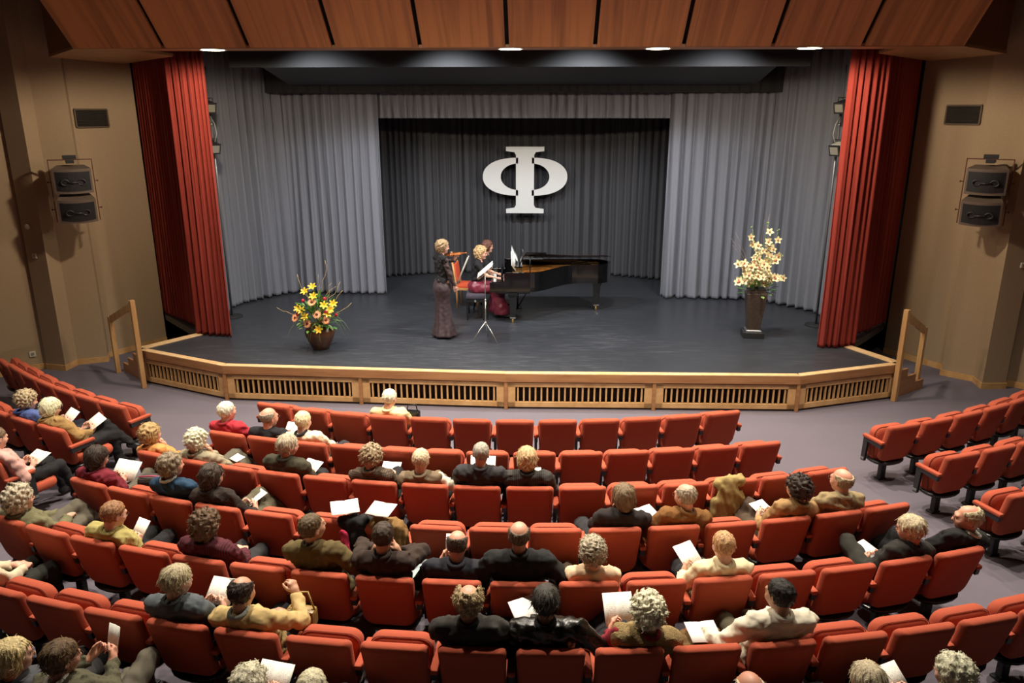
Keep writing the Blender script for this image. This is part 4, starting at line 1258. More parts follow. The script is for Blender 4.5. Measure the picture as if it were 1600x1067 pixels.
        mobj(nm, np_mesh(nm, v, q, m), e)
    if collar is not None:
        mb = MB(); cpt = NB + u * .022 - fw * .006
        ring = [Vector(cpt + r * (.060 * math.cos(a)) + fw * (.062 * math.sin(a) + .006) + u * (-.016 * math.sin(a))) for a in np.linspace(0, 2 * math.pi, 19)]
        mb.tube(ring, .017, 6, False); mb.build('collar', collar, e)
    for s in (-1, 1):
        if shoes is None: break
        d = AN[s] - KN[s]
        o = mobj('shoe', shoe_mesh(shoes), e)
        fd = legs[0 if s < 0 else 1][2] if len(legs[0]) > 2 else (s * .18, 1, 0)
        fd = unit(fd); up = np.array([0, 0, 1.0]); X = unit(np.cross(fd, up)); Zv = np.cross(X, fd)
        M4 = Matrix(np.stack([X, fd, Zv], 1).tolist()).to_4x4(); M4.translation = Vector((AN[s][0], AN[s][1], AN[s][2] - .085)) + Vector(fd.tolist()) * .015
        o.matrix_local = M4
    if glasses:
        mb = MB()
        for s in (-1, 1):
            pr = [(s * .034 + .023 * math.cos(a), .104, .008 + .017 * math.sin(a)) for a in np.linspace(0, 2 * math.pi, 13)]
            mb.tube(pr, .0018, 4, False); mb.tube([(s * .057, .102, .014), (s * .081, .06, .014), (s * .083, -.01, .012), (s * .081, -.03, -.006)], .0018, 4)
        mb.tube([(-.011, .106, .012), (.011, .106, .012)], .0018, 4)
        g = mb.build('glasses', mat('spectacle_frame', (.05, .03, .02), .3), e)
        M4 = Matrix((RH * hs).tolist()).to_4x4(); M4.translation = Vector(H.tolist()); g.matrix_local = M4
    return e, dict(W=W, E=E, HM=HM, H=H, NB=NB, u=u, fw=fw, r=r, PV=PV)
# ================================================================ the audience
def hx(h):
    h = h.lstrip('#'); return tuple(((int(h[i:i + 2], 16) / 255) ** 2.2) for i in (0, 2, 4))
def arm_preset(name, s, H, tgt=None):
    hxp, hyp, hzp = H
    if name == 'lap': return ((s * .07 + hxp * .3, .27, .575), (s * .9, -.5, -.6), (-s * .6, .75, -.12), (0, 0, -1)), 'rest'
    if name == 'knee': return ((s * .10, .34, .565), (s * .9, -.4, -.6), (-s * .25, .9, -.25), (0, 0, -1)), 'rest'
    if name == 'prog': return ((tgt[0] + s * .085, tgt[1] - .115, tgt[2] - .055), (s * .9, -.5, -.8), (-s * .30, .85, .45), (-s * .85, .2, .25)), 'hold'
    if name == 'progone': return ((tgt[0] + s * .02, tgt[1] - .16, tgt[2] - .04), (s * .9, -.5, -.8), (s * .05, .9, .35), (-s * .5, .1, -.6)), 'hold'
    if name == 'chin': return ((hxp + s * .045, hyp + .125, hzp - .175), (s * .8, .3, -.9), (-s * .25, -.25, .9), (-s * .4, -.85, .1)), 'fist'
    if name == 'nape': return ((hxp + s * .095, hyp + .06, hzp - .155), (s * .9, .5, -.4), (-s * .5, .1, .8), (-s * .9, -.1, 0)), 'fist'
    if name == 'raise': return ((s * .13 + .02, .24, .80), (s * .9, -.2, -.6), (-s * .45, .25, .85), (-s * .8, .2, -.1)), 'hold'
    if name == 'arm': return ((s * .235, .10, .655), (s * .9, -.8, -.2), (-s * .1, 1, -.1), (0, 0, -1)), 'rest'
    if name == 'cross': return ((-s * .10, .17, .66), (s * .95, -.2, -.5), (-s * .95, .1, .05), (0, -1, -.2)), 'rest'
    if name == 'reach': return ((tgt[0], tgt[1], tgt[2]), (s * .3, -.6, -.6), (s * .8, .5, -.1), (0, 0, -1)), 'hold'
    raise KeyError(name)
def leg_preset(name):
    if name == 'flat': return [((s * .10, .47, .455), (s * .105, .50, .088), (s * .15, 1, 0)) for s in (-1, 1)]
    if name == 'wide': return [((s * .19, .45, .460), (s * .17, .50, .088), (s * .3, 1, 0)) for s in (-1, 1)]
    if name == 'out': return [((s * .10, .46, .450), (s * .11, .60, .088), (s * .15, 1, .1)) for s in (-1, 1)]
    if name == 'tuck': return [((s * .09, .46, .455), (s * .09, .42, .088), (s * .1, 1, 0)) for s in (-1, 1)]
    if name in ('crossR', 'crossL'):
        k = 1 if name == 'crossR' else -1
        under = ((-k * .07, .46, .45), (-k * .07, .49, .088), (0, 1, 0)); over = ((k * .02, .44, .575), (-k * .17, .60, .315), (-k * .45, .85, -.35))
        return [over, under] if k < 0 else [under, over]
BOTTOM = {'black': '#1a191b', 'charcoal': '#2c2b2d', 'olive': '#57513f', 'brown': '#4a3b2d', 'jeans': '#8e9a9c', 'navy': '#20222e', 'greycord': '#5d574a'}
def P(seat, label, H, hair, hc, top, arms='lap lap', legs='flat', bottom='charcoal', yaw=0, pitch=-8, roll=0, tone='fair', build=1.0, glasses=False, collar=None, tgt=None, shoes=(.012, .011, .011), tyaw=0, hs=.97, coarse=1.0, pv=None):
    row, i = seat
    loc, rz = seat_frame(row, i)
    H = (max(-.20, min(.20, H[0])), H[1] + .01, H[2] + .015)
    a = arms.split(); ar = []; hd = []
    for k, s in ((0, -1), (1, 1)):
        p, h = arm_preset(a[k], s, H, tgt); ar.append(p); hd.append(h)
    items = []
    for t in top:
        items.append((t[0], t[1], fabric(hx(t[2]), t[3] if len(t) > 3 else 'plain')) + ((t[4],) if len(t) > 4 else ()))
    items.append(('trousers', 'trousers', fabric(hx(BOTTOM.get(bottom, bottom)), 'plain'), .012))
    col = fabric(hx(collar), 'plain') if collar else None
    return person(label, loc, rz, H, hair, hx(hc) if hc else None, items, yaw, pitch, roll, tone, pv or (H[0] * .35, .055, .465), build, tyaw, ar, leg_preset(legs), shoes, glasses, hs, False, tuple(hd), coarse, col)
def jk(c, k='plain', i=.017): return [('jacket', 'jacket', c, k, i)]
def sw(c, k='plain', i=.012): return [('sweater', 'jacket', c, k, i)]

# far-left block
P(('L2', 0), 'person with greying blonde curls in a blue jacket, far-left block', (-.10, -.11, .96), 'curly', '#a08a62', jk('#4a5a8e'), 'prog prog', 'flat', 'navy', -10, -18, tgt=(-.05, .34, .62), collar='#39487a')
P(('L2', 1), 'person with straight white-blonde bob and glasses in a tan knit, far-left block', (-.18, -.10, .94), 'bob', '#d9c692', sw('#9a7a4a', 'knit', .02), 'prog prog', 'crossL', 'black', -8, -20, glasses=True, tgt=(-.08, .34, .62), collar='#8a6c40')
P(('L3', 0), 'person in pale pink with black trousers and shoes at the left edge', (.02, -.10, .97), 'short', '#6a5238', sw('#c99a90'), 'prog prog', 'out', 'black', 0, -14, tgt=(.02, .27, .62))
# front row, second row
P(('1', 3), 'white-haired person in a pale yellow jacket alone in the front row', (-.02, -.08, .95), 'short', '#cfc2a0', jk('#d8c592'), 'lap lap', 'flat', 'black', -8, -16, collar='#cbb98a')
P(('2', 0), 'white-haired person in a red jacket at the left end of the second row', (-.08, -.10, .99), 'short', '#d8c8a6', jk('#a32632'), 'lap prog', 'flat', 'black', -18, -4, tgt=(.06, .34, .62), collar='#8e1f2b')
P(('2', 1), 'balding person in a black sweater beside the red jacket', (-.03, -.09, .97), 'ring', '#8a7a64', sw('#17171c'), 'prog prog', 'flat', 'charcoal', -22, -8, tgt=(-.02, .40, .62), build=1.08, tone='ruddy', glasses=True)
P(('2', 2), 'person with short light blonde hair in a cream jacket, second row', (-.10, -.10, .97), 'short', '#c8ad77', jk('#dccfae'), 'lap lap', 'flat', 'charcoal', -6, -12, collar='#17171a')
# third row
P(('3', 0), 'person with tousled blonde curls in a peach orange top', (-.18, -.10, .92), 'wavy', '#a5813f', sw('#c98a4e'), 'lap chin', 'flat', 'charcoal', -12, -6, collar='#c08347')
P(('3', 1), 'person with curly white hair in a beige jacket, hand at chin', (-.04, -.10, .95), 'curly', '#d2c29a', jk('#8c826a'), 'lap chin', 'crossL', 'greycord', -4, -10, collar='#857b64')
P(('3', 3), 'older person with grey hair in a dark olive jacket, third row', (.05, -.09, 1.02), 'swept', '#9d8e70', jk('#3d3a2b', 'tweed'), 'prog prog', 'flat', 'charcoal', -32, -12, roll=5, tgt=(.04, .33, .60), build=1.05, collar='#343226', tone='ruddy')
P(('3', 5), 'person with greying curly hair in a brown checked shirt', (-.06, -.09, .98), 'curly', '#927a55', sw('#57483a', 'check'), 'prog prog', 'crossR', 'black', -14, -14, tgt=(-.04, .40, .62), collar='#6b5a48')
P(('3', 6), 'short-haired person in a taupe vest with white sleeves', (-.06, -.11, .98), 'short', '#b79f74', [('vest', 'vest', '#6d5d48', 'plain', .018), ('sleeves', 'sleeves', '#d3cab4', 'plain', .016)], 'lap arm', 'flat', 'black', 0, -10, collar='#7a6a54')
P(('3', 7), 'grey-haired person in a charcoal jacket reading a white programme', (.03, -.11, 1.07), 'crop', '#8f8574', jk('#2c2a2b'), 'prog prog', 'flat', 'charcoal', -4, -16, tgt=(.0, .36, .72), build=1.12, tone='ruddy', collar='#242223')
P(('3', 8), 'blonde person in a charcoal pinstripe jacket, third row', (-.03, -.10, 1.02), 'bob', '#b08c53', jk('#34302d', 'stripe'), 'lap prog', 'flat', 'charcoal', 4, -12, tgt=(.06, .36, .64), build=1.06, collar='#2c2926')
# fourth row
P(('4', 0), 'person with dark brown hair in a burgundy fleece, left end of fourth row', (-.02, -.09, .97), 'bob', '#33261c', sw('#6e1828', 'plain', .02), 'prog prog', 'crossR', 'greycord', -6, -22, tgt=(-.16, .30, .63), collar='#62142a')
P(('4', 2), 'person with wavy grey-brown hair in a teal blue sweater', (-.07, -.10, 1.05), 'wavy', '#7c6a4e', sw('#1d3a52'), 'lap lap', 'flat', 'navy', -26, -4, tone='ruddy', build=1.08, collar='#b8b3a4')
P(('4', 3), 'person with long dark brown hair in a brown fuzzy jacket', (-.13, -.10, 1.0), 'long', '#382a1e', jk('#2b211b', 'knit', .022), 'prog prog', 'crossL', 'olive', -14, -16, tgt=(.0, .30, .60), collar='#2b211b', glasses=True)
P(('4', 10), 'person with a brown bob in a black-brown jacket, fourth row', (.09, -.10, 1.01), 'bob', '#6a5232', jk('#241c1a'), 'chin lap', 'wide', 'charcoal', 8, -10, build=1.05, collar='#241c1a')
P(('4', 11), 'balding person with glasses in a tan corduroy jacket', (.13, -.09, .99), 'balding', '#8e7c62', jk('#84592b', 'cord'), 'prog lap', 'flat', '#7d5a30', 28, -10, glasses=True, tgt=(-.06, .32, .60), tone='ruddy', build=1.06, collar='#7a5228')
P(('4', 13), 'person with dark curly hair and glasses in a tan jacket', (.16, -.11, 1.0), 'curly', '#2b261f', jk('#94734a'), 'prog prog', 'crossR', 'brown', 24, -10, glasses=True, tgt=(.06, .30, .62), collar='#8a6b44')
P(('4', 14), 'balding person in a beige tweed jacket beside the dark curls', (.10, -.09, 1.02), 'ring', '#97855f', jk('#8d7a58', 'tweed'), 'prog lap', 'flat', 'brown', 16, -4, tgt=(.0, .34, .62), tone='ruddy', build=1.1, collar='#b5a684', glasses=True)
# fifth row
P(('5', -1), 'person with frizzy light grey hair and glasses in an olive tweed jacket', (.06, -.12, .93), 'bigcurl', '#a6977a', jk('#6c684c', 'tweed', .02), 'lap lap', 'crossL', 'greycord', -14, -6, glasses=True, collar='#6c684c')
P(('5', 1), 'person with short reddish hair and glasses in a yellow-green jacket', (.12, -.10, .97), 'short', '#8a5a2c', jk('#a3965a'), 'prog prog', 'flat', 'black', -14, -18, glasses=True, tgt=(.0, .24, .62), collar='#978b52')
P(('5', 3), 'person with curly brown hair in a burgundy striped cardigan', (.01, -.10, 1.01), 'bigcurl', '#5c4226', sw('#4a1622', 'stripe', .02), 'lap lap', 'flat', 'charcoal', -8, -8, collar='#471520')
P(('5', 5), 'young person with brown hair in an olive tweed blazer, face turned right', (-.09, -.10, 1.09), 'short', '#54401f', jk('#584a29', 'tweed'), 'lap arm', 'flat', 'charcoal', -34, 4, build=1.1, collar='#4d4124', tone='tan')
P(('5', 6), 'person with dark brown hair in a brown sweater and light jeans', (-.03, -.11, 1.06), 'short', '#382716', sw('#2e2018'), 'nape nape', 'wide', 'jeans', 0, -14, build=1.1, tone='tan', collar='#2a1d16')
P(('5', 7), 'bald person in a navy sweater holding a card up in both hands', (.02, -.04, .97), 'ring', '#4b3b2c', sw('#1a1a24', 'plain', .016), 'prog prog', 'flat', 'black', 0, -30, tgt=(-.06, .28, .76), build=1.1, tone='ruddy', collar='#1e1e2a')
P(('5', 8), 'bald person in a black jacket sitting upright near the middle', (-.01, -.08, 1.09), 'ring', '#5d4833', jk('#131314'), 'arm arm', 'flat', 'black', 0, -12, build=1.2, tone='ruddy', collar='#131314')
P(('5', 9), 'person with fuzzy grey hair in a cream top beside the black jacket', (.04, -.09, .96), 'fuzz', '#9c8d70', sw('#d9bb98'), 'lap lap', 'flat', 'brown', 6, -8, build=.95)
P(('5', 11), 'person with short strawberry blonde hair in a cream jacket', (.04, -.09, .97), 'short', '#ad7c40', jk('#dccaa2'), 'prog lap', 'flat', 'charcoal', 4, -14, tgt=(-.06, .33, .62), collar='#d2c098')
P(('5', 14), 'grey-haired person with glasses in a black suit, right of fifth row', (.12, -.10, .96), 'swept', '#b09d74', jk('#211f1b'), 'prog prog', 'crossL', '#2b2922', 26, -14, glasses=True, tgt=(.06, .27, .57), collar='#1b1916', tone='ruddy')
P(('5', 15), 'balding grey person in a black suit at the right end of fifth row', (.19, -.09, .97), 'balding', '#a8966c', jk('#171614'), 'lap arm', 'crossR', 'black', 52, -4, glasses=True, build=1.12, tone='ruddy', collar='#c9c4b4')
# sixth row
P(('6', -2), 'person with a pale sleeve and dark trousers cut by the left edge', (.0, -.10, 1.0), 'short', '#8a7a5a', sw('#c8b89c'), 'lap lap', 'flat', '#23251f', 0, -10)
P(('6', 2), 'person with smooth ash blonde hair in a blue-grey blazer, sixth row', (-.06, -.10, 1.02), 'swept', '#a8976c', jk('#4f5559'), 'prog prog', 'flat', 'charcoal', -22, -14, tgt=(-.06, .36, .62), build=1.06, collar='#474c50')
P(('6', 3), 'person with dark thinning hair in a cream yellow jacket, hand raised', (-.08, -.10, .99), 'balding', '#2c241b', jk('#b99e69'), 'lap raise', 'flat', 'charcoal', -4, -14, tone='tan', build=1.04, collar='#8c8f86')
P(('6', 6), 'person with bald crown and wild grey side curls in a dark jacket', (-.03, -.11, 1.05), 'wildring', '#a58b58', jk('#272420'), 'lap lap', 'wide', 'charcoal', 0, -12, tone='ruddy', build=1.16, collar='#1f1c19')
P(('6', 7), 'person with dark straight hair in a black leather jacket', (-.03, -.10, 1.05), 'swept', '#37322a', jk('#15130f', 'leather', .02), 'progone arm', 'flat', 'black', -6, -12, tgt=(-.15, .36, .62), build=1.12, tone='tan', collar='#120f0c')
P(('6', 8), 'person with wild white hair in a tan knit vest with red sleeves', (.14, -.10, .97), 'wild', '#cdbd98', [('vest', 'vest', '#8d774f', 'knit', .02), ('sleeves', 'sleeves', '#7e1826', 'plain', .018)], 'prog lap', 'crossR', 'charcoal', 6, -12, tgt=(.04, .34, .64), build=1.08, tone='ruddy', collar='#7e1826')
P(('6', 10), 'young person with black hair in a cream shirt reaching to the next seat', (.01, -.10, 1.05), 'short', '#221d18', [('shirt', 'jacket', '#d8cfb8', 'plain', .016)], 'reach lap', 'flat', 'olive', 24, -6, tgt=(-.40, .20, .60), build=1.12, tone='tan', collar='#e0d8c4')
# nearest row, mostly below the frame
P(('7', 1), 'blonde person with glasses at the bottom left corner', (.06, -.13, .93), 'bob', '#c8ac66', sw('#44464a'), 'lap lap', 'flat', 'charcoal', -30, -4, glasses=True, coarse=1.3)
P(('7', 2), 'brown-haired person in an olive jacket holding up a small programme', (-.12, -.10, .96), 'swept', '#5e4524', jk('#55523f', 'tweed'), 'prog prog', 'crossR', 'greycord', -20, -10, glasses=True, tgt=(-.18, .36, .74), tone='ruddy', collar='#d0ccc0')
P(('7', 4), 'white-haired person with programme at the bottom, left of centre', (.09, -.10, .96), 'wavy', '#cabb98', sw('#5a5348'), 'prog prog', 'flat', 'charcoal', 0, -10, tgt=(.0, .34, .64), coarse=1.3)
P(('7', 5), 'pale-haired person whose crown just shows at the bottom edge', (-.05, -.10, .97), 'short', '#cbb98f', sw('#3a3a3e'), 'lap lap', 'flat', 'charcoal', 0, -10, coarse=1.3)
P(('7', 10), 'nearly bald person whose crown shows at the bottom, right of centre', (-.14, -.10, 1.0), 'ring', '#b9a684', jk('#2c2b2a'), 'lap lap', 'flat', 'charcoal', 0, -10, tone='ruddy', coarse=1.3)
P(('7', 11), 'person with smooth pale hair at the bottom, toward the right', (.05, -.10, 1.0), 'swept', '#b7a47c', jk('#3b3834'), 'lap lap', 'flat', 'charcoal', 0, -10, coarse=1.3)
P(('7', 12), 'person with fluffy white-blonde hair at the bottom right', (.08, -.10, .99), 'wavy', '#d8c79c', sw('#4a3f38'), 'prog prog', 'flat', 'charcoal', 20, -8, tgt=(.0, .30, .64), coarse=1.3)

# ---------------------------------------------------------------- programmes held by the audience
def seat_world(row, i, p):
    loc, rz = seat_frame(row, i)
    return loc + Matrix.Rotation(rz, 3, 'Z') @ Vector(p), rz
def programme(seat, p, w, h, tilt, yaw, label, roll=0, m=None):
    q, rz = seat_world(*seat, p)
    M3 = Matrix.Rotation(rz + R(yaw), 3, 'Z') @ Matrix.Rotation(R(tilt), 3, 'X') @ Matrix.Rotation(R(roll), 3, 'Y')
    return score('concert_programme', label, q, M3, w, h, .004, .010, 'programme', m or M_print)
programme(('L2', 0), (-.05, .35, .62), .26, .20, 42, -10, 'programme held by the person in the blue jacket')
programme(('L2', 1), (-.08, .36, .63), .30, .22, 30, -20, 'open printed programme held by the white-blonde bob')
programme(('L3', 0), (.02, .29, .61), .24, .18, 22, 0, 'programme on the lap of the person in pink')
programme(('2', 1), (-.02, .42, .62), .26, .24, 30, 10, 'white programme between the black sweater and the cream jacket', m=M_paper)
programme(('3', 1), (.10, .32, .60), .15, .11, 12, -20, 'small white card on the knee of the beige jacket', m=M_paper)
programme(('3', 3), (.04, .35, .60), .22, .18, 26, -15, 'white sheet held by the olive jacket in third row', m=M_paper)
programme(('3', 5), (-.04, .42, .62), .20, .18, 28, 0, 'white sheet held by the brown checked shirt', m=M_paper)
programme(('3', 7), (.0, .385, .73), .26, .20, 62, 0, 'white programme held up by the charcoal jacket', m=M_paper)
programme(('3', 8), (.06, .38, .64), .13, .14, 48, 0, 'small card held by the pinstripe jacket', m=M_paper)
programme(('4', 0), (-.16, .33, .64), .30, .22, 44, 6, 'open printed programme held by the burgundy fleece')
programme(('4', 3), (.0, .34, .60), .15, .20, 22, -30, 'white leaflet held by the brown fuzzy jacket', m=M_paper)
programme(('4', 11), (-.09, .34, .60), .24, .21, 14, 24, 'white sheet between the brown bob and the corduroy jacket', m=M_paper)
programme(('4', 13), (.06, .31, .61), .18, .16, 20, 20, 'white sheet on the lap of the dark-curled person', m=M_paper)
programme(('4', 14), (.0, .36, .63), .12, .17, 55, 10, 'narrow programme between the dark curls and the tweed jacket')
programme(('5', 1), (.0, .27, .63), .15, .18, 50, -10, 'small open booklet held by the yellow-green jacket')
programme(('5', 7), (-.06, .31, .77), .13, .20, 68, 0, 'narrow card held up by the bald person in navy', m=M_paper)
programme(('5', 11), (-.07, .35, .63), .20, .24, 36, 26, 'printed programme held left of the strawberry blonde')
programme(('5', 14), (.06, .285, .575), .16, .19, 12, 18, 'white programme on the lap of the grey-haired suit', m=M_paper)
programme(('6', 2), (-.06, .39, .63), .22, .21, 38, 0, 'white programme held by the blue-grey blazer')
programme(('6', 7), (-.16, .38, .63), .20, .24, 36, 30, 'white sheet held left of the leather jacket', m=M_paper)
programme(('6', 8), (.03, .375, .67), .22, .24, 46, 4, 'printed programme held by the wild-haired person')
programme(('7', 2), (-.18, .39, .76), .105, .17, 74, -14, 'small printed programme held upright at bottom left')
programme(('7', 4), (.0, .36, .64), .24, .19, 40, -6, 'programme beside the white hair at the bottom edge')
programme(('7', 12), (.0, .33, .63), .24, .18, 36, 14, 'programme at the bottom edge beside the white-blonde hair')
# ================================================================ musicians
BLACKTOP = fabric(hx('#1b181a'), 'plain'); LACE = mat('brown_black_lace', (.055, .03, .028), .8, bump=(160, .8), var=(45, .55))
def standing_skirt(PV, KN, AN, wr):
    def fn(P):
        z = P[:, 2]; x = P[:, 0]; y = P[:, 1] - .02 * np.clip(1 - z, 0, 1)
        u = np.clip((1.06 - z) / 1.04, 0, 1)
        ang = np.arctan2(x, y)
        rr = .120 + .048 * np.exp(-((z - .88) / .13) ** 2) + .035 * u + .085 * u ** 3 + (.004 + .016 * u) * np.sin(ang * 7 + 2 * u + .6 * np.sin(z * 5)) * u
        d = (np.sqrt(x * x + (y * 1.12) ** 2) - rr) * .85
        d = smax(d, z - 1.07, .01); d = smax(d, .035 - z, .01)
        return d + .002 * wr(P)
    return fn
vl_loc = Vector((-1.27, 13.04, S)); vl_rz = R(-52)
arms = [((-.16, .36, 1.33), (-.8, .3, -.8), (.25, .35, .9), (.9, .1, .1)), ((.20, .16, .86), (.7, -.6, -.2), (-.1, .35, -.9), (-.9, .1, 0))]
legs = [((s * .07, .04, .52), (s * .07, .0, .10), (s * .25, 1, 0)) for s in (-1, 1)]
vl, vk = person('violinist in a long dark dress with lace sleeves, holding violin and bow', vl_loc, vl_rz, (0.0, .035, 1.60), 'wavy', hx('#8d6f45'),
    [('bodice', 'vest', BLACKTOP, .006), ('lace_sleeves', 'sleeves', LACE, .010), ('long_skirt', 'skirt', mat('mauve_brown_skirt', (.055, .034, .036), .55, var=(9, .35, (2, 2, .3)), sheen=.3), 0, standing_skirt, ((-.34, -.34, 0), (.34, .36, 1.1)))],
    -16, -8, 8, pv=(0, 0, 1.0), build=.84, arms=arms, legs=legs, shoes=(.5, .48, .45), standing=True, wrist_hand=('hold', 'fist'))
VM = Matrix.Translation(vl_loc) @ Matrix.Rotation(vl_rz, 4, 'Z')
# violin: body plates, ribs, neck, fingerboard, scroll, strings, bridge
def violin():
    e = empty('violin', (0, 0, 0), 0, 'honey brown violin held under the violinist\'s chin', 'violin')
    M_v = wood('violin_varnish', (.28, .075, .018), (.46, .15, .035), .25, 9, (6, 1, 1)); M_eb = mat('ebony', (.012, .01, .009), .35)
    pts = [(0, .0, .0)]
    half = [(.0, 0), (.05, .004), (.083, .03), (.086, .07), (.072, .105), (.056, .13), (.054, .18), (.072, .21), (.104, .255), (.104, .30), (.085, .34), (.04, .357), (0, .358)]
    poly = [(x, y) for x, y in half] + [(-x, y) for x, y in half[-2:0:-1]]
    MB().prism(poly, -.016, .016).build('ribs', M_v, e)
    MB().prism([(x * 1.03, (y - .18) * 1.02 + .18) for x, y in poly], .016, .021).build('top_plate', M_v, e)
    MB().prism([(x * 1.03, (y - .18) * 1.02 + .18) for x, y in poly], -.021, -.016).build('back_plate', M_v, e)
    MB().box((0, -.065, .014), (.024, .14, .022), bev=.006).build('neck', M_v, e)
    MB().box((0, .0, .034), (.030, .27, .008), bev=.002).build('fingerboard', M_eb, e)
    MB().lathe([(.006, -.014), (.016, -.012), (.017, 0), (.016, .012), (.006, .014)], 12).build('scroll', M_v, e, (0, -.235, .008), (0, R(90), 0))
    MB().box((0, -.175, .012), (.022, .09, .018), bev=.004).build('pegbox', M_v, e)
    MB().box((0, .19, .040), (.042, .004, .030), bev=.001).build('bridge', mat('bridge_maple', (.6, .4, .2), .5), e)
    MB().box((0, .285, .030), (.028, .11, .008), bev=.003).build('tailpiece', M_eb, e)
    MB().box((-.06, .345, .026), (.07, .05, .012), bev=.005).build('chin_rest', M_eb, e)
    for k in range(4):
        MB().tube([(-.012 + .008 * k, -.15, .040), (-.015 + .010 * k, .19, .056), (-.009 + .006 * k, .24, .036)], .0007, 4).build('string', M_steel, e)
    a = VM @ Vector((-.035, .125, 1.445)); b = VM @ Vector((-.16, .44, 1.41))
    f = (a - b).normalized(); up = Vector((0, 0, 1)); x = f.cross(up).normalized(); z = x.cross(f)
    z = (z + x * .3).normalized(); x = f.cross(z).normalized()
    M4 = Matrix((x, f, z)).transposed().to_4x4(); M4.translation = a - f * .34
    e.matrix_world = M4
violin()
def bow():
    p = Vector(vk['W'][1].tolist()) + Vector(vk['HM'][1][:, 1].tolist()) * .075 + Vector(vk['HM'][1][:, 2].tolist()) * -.02
    base = VM @ p
    e = empty('violin_bow', base, 0, 'violin bow pointing upward from the violinist\'s right hand', 'bow')
    d = Vector((.36, .02, .86)).normalized(); side = d.cross(Vector((0, 1, 0))).normalized()
    MB().tube([d * -.06, d * .30 + side * .004, d * .64], [.0055, .0045, .0035]).build('stick', mat('pale_bow_wood', (.55, .45, .33), .3), e)
    MB().tube([d * .02 + side * .020, d * .62 + side * .016], .003, 4).build('horsehair', mat('horsehair', (.8, .78, .7), .5), e)
    MB().box(d * .0 + side * .012, (.014, .012, .05), d.to_track_quat('Z', 'X').to_matrix(), .003).build('frog', M_piano, e)
    MB().box(d * .635 + side * .008, (.008, .02, .02), d.to_track_quat('Z', 'X').to_matrix(), .002).build('tip', mat('bow_tip_white', (.8, .8, .76), .4), e)
bow()
# pianist
def seated_skirt(flare=.06):
    def mk(PV, KN, AN, wr):
        def fn(P):
            ds = [ellip(P, PV, (.18, .155, .125))]
            for s in (-1, 1):
                hp = PV + np.array([s * .088, .03, 0])
                ds.append(capsule(P, hp, KN[s], .112, .092)); ds.append(capsule(P, KN[s], AN[s] * np.array([1, 1, 1]) + np.array([0, -.03, .07]), .095, .10 + flare))
            d = union(ds, .09)
            d = d + .006 * wr(P) + .006 * np.sin(P[:, 0] * 60 + P[:, 2] * 22 + 2 * np.sin(P[:, 1] * 14))
            return smax(d, .08 - P[:, 2], .01)
        return fn
    return mk
pi_loc = Vector((-.82, 14.47, S)); pi_rz = R(-89)
arms = [((s * .19, .47, .80), (s * .8, -.5, -.5), (-s * .08, .95, -.12), (0, 0, -1)) for s in (-1, 1)]
legs = [((s * .10, .40, .57), (s * .09, .44 + .10 * (s > 0), .09), (0, 1, -.1)) for s in (-1, 1)]
person('pianist with blonde curls in a black top and burgundy skirt at the keys', pi_loc, pi_rz, (0, .13, 1.245), 'bigcurl', hx('#b08a4e'),
    [('black_top', 'short', BLACKTOP, .010), ('burgundy_skirt', 'skirt', fabric(hx('#702838'), 'silk'), 0, seated_skirt(), ((-.36, -.22, .02), (.36, .72, .80)))],
    -4, -10, 0, pv=(0, .02, .60), build=.95, arms=arms, legs=legs, shoes=(.012, .011, .011), wrist_hand=('keys', 'keys'))
# page turner on a stool behind
def stool():
    e = empty('stool', (-.78, 15.12, S), 0, 'small black stool behind the piano bench', 'stool')
    MB().lathe([(.16, 0), (.175, .02), (.175, .05), (.15, .065)], 20, (0, 0, .40)).build('seat', M_piano, e)
    for a in range(4):
        c, s_ = math.cos(R(45 + 90 * a)), math.sin(R(45 + 90 * a))
        MB().tube([(.11 * c, .11 * s_, .40), (.17 * c, .17 * s_, 0)], .014, 6).build('leg', M_piano, e)
stool()
arms = [((s * .09, .30, .66), (s * .9, -.4, -.6), (-s * .3, .9, 0), (0, 0, -1)) for s in (-1, 1)]
legs = [((s * .10, .42, .53), (s * .10, .46, .09), (0, 1, 0)) for s in (-1, 1)]
person('page turner with glasses and dark clothes beyond the pianist', (-.78, 15.10, S), R(-84), (0.0, .17, 1.265), 'bob', hx('#5a3322'),
    [('black_top', 'short', BLACKTOP, .012), ('trousers', 'trousers', fabric(hx('#1c1a1c'), 'plain'), .012)], 18, -8, 0, pv=(0, .02, .545), arms=arms, legs=legs, glasses=True)

# ================================================================ flower arrangements
def petal_mesh(name, n, L, w, cup, tip, m, centre=None, jitter=0):
    mb = MB(); g = random.Random(3)
    for k in range(n):
        a = 2 * math.pi * k / n; ca, sa = math.cos(a), math.sin(a); vs = []
        prof = [(.06, .25, 0), (.35, 1.0, cup * .45), (.7, .85, cup * .85), (1.0, .12, cup + tip)]
        for r_, wd, z_ in prof:
            for s in (-1, 1):
                x = r_ * L; y = s * w * .5 * wd; vs.append((x * ca - y * sa, x * sa + y * ca, z_ * L + (.002 if k % 2 else 0)))
        mb.add(vs, [(2 * i, 2 * i + 2, 2 * i + 3, 2 * i + 1) for i in range(3)], True)
    return mb.mesh(name, m)
M_yel = mat('lily_yellow', (.80, .52, .03), .5); M_peach = mat('gerbera_peach', (.86, .36, .16), .55); M_redf = mat('tulip_red', (.62, .03, .06), .5)
M_leaf = mat('green_leaf', (.09, .24, .05), .45, var=(20, .35)); M_leaf2 = mat('pale_green_leaf', (.24, .38, .11), .45); M_twig = mat('twig_bark', (.42, .30, .13), .8)
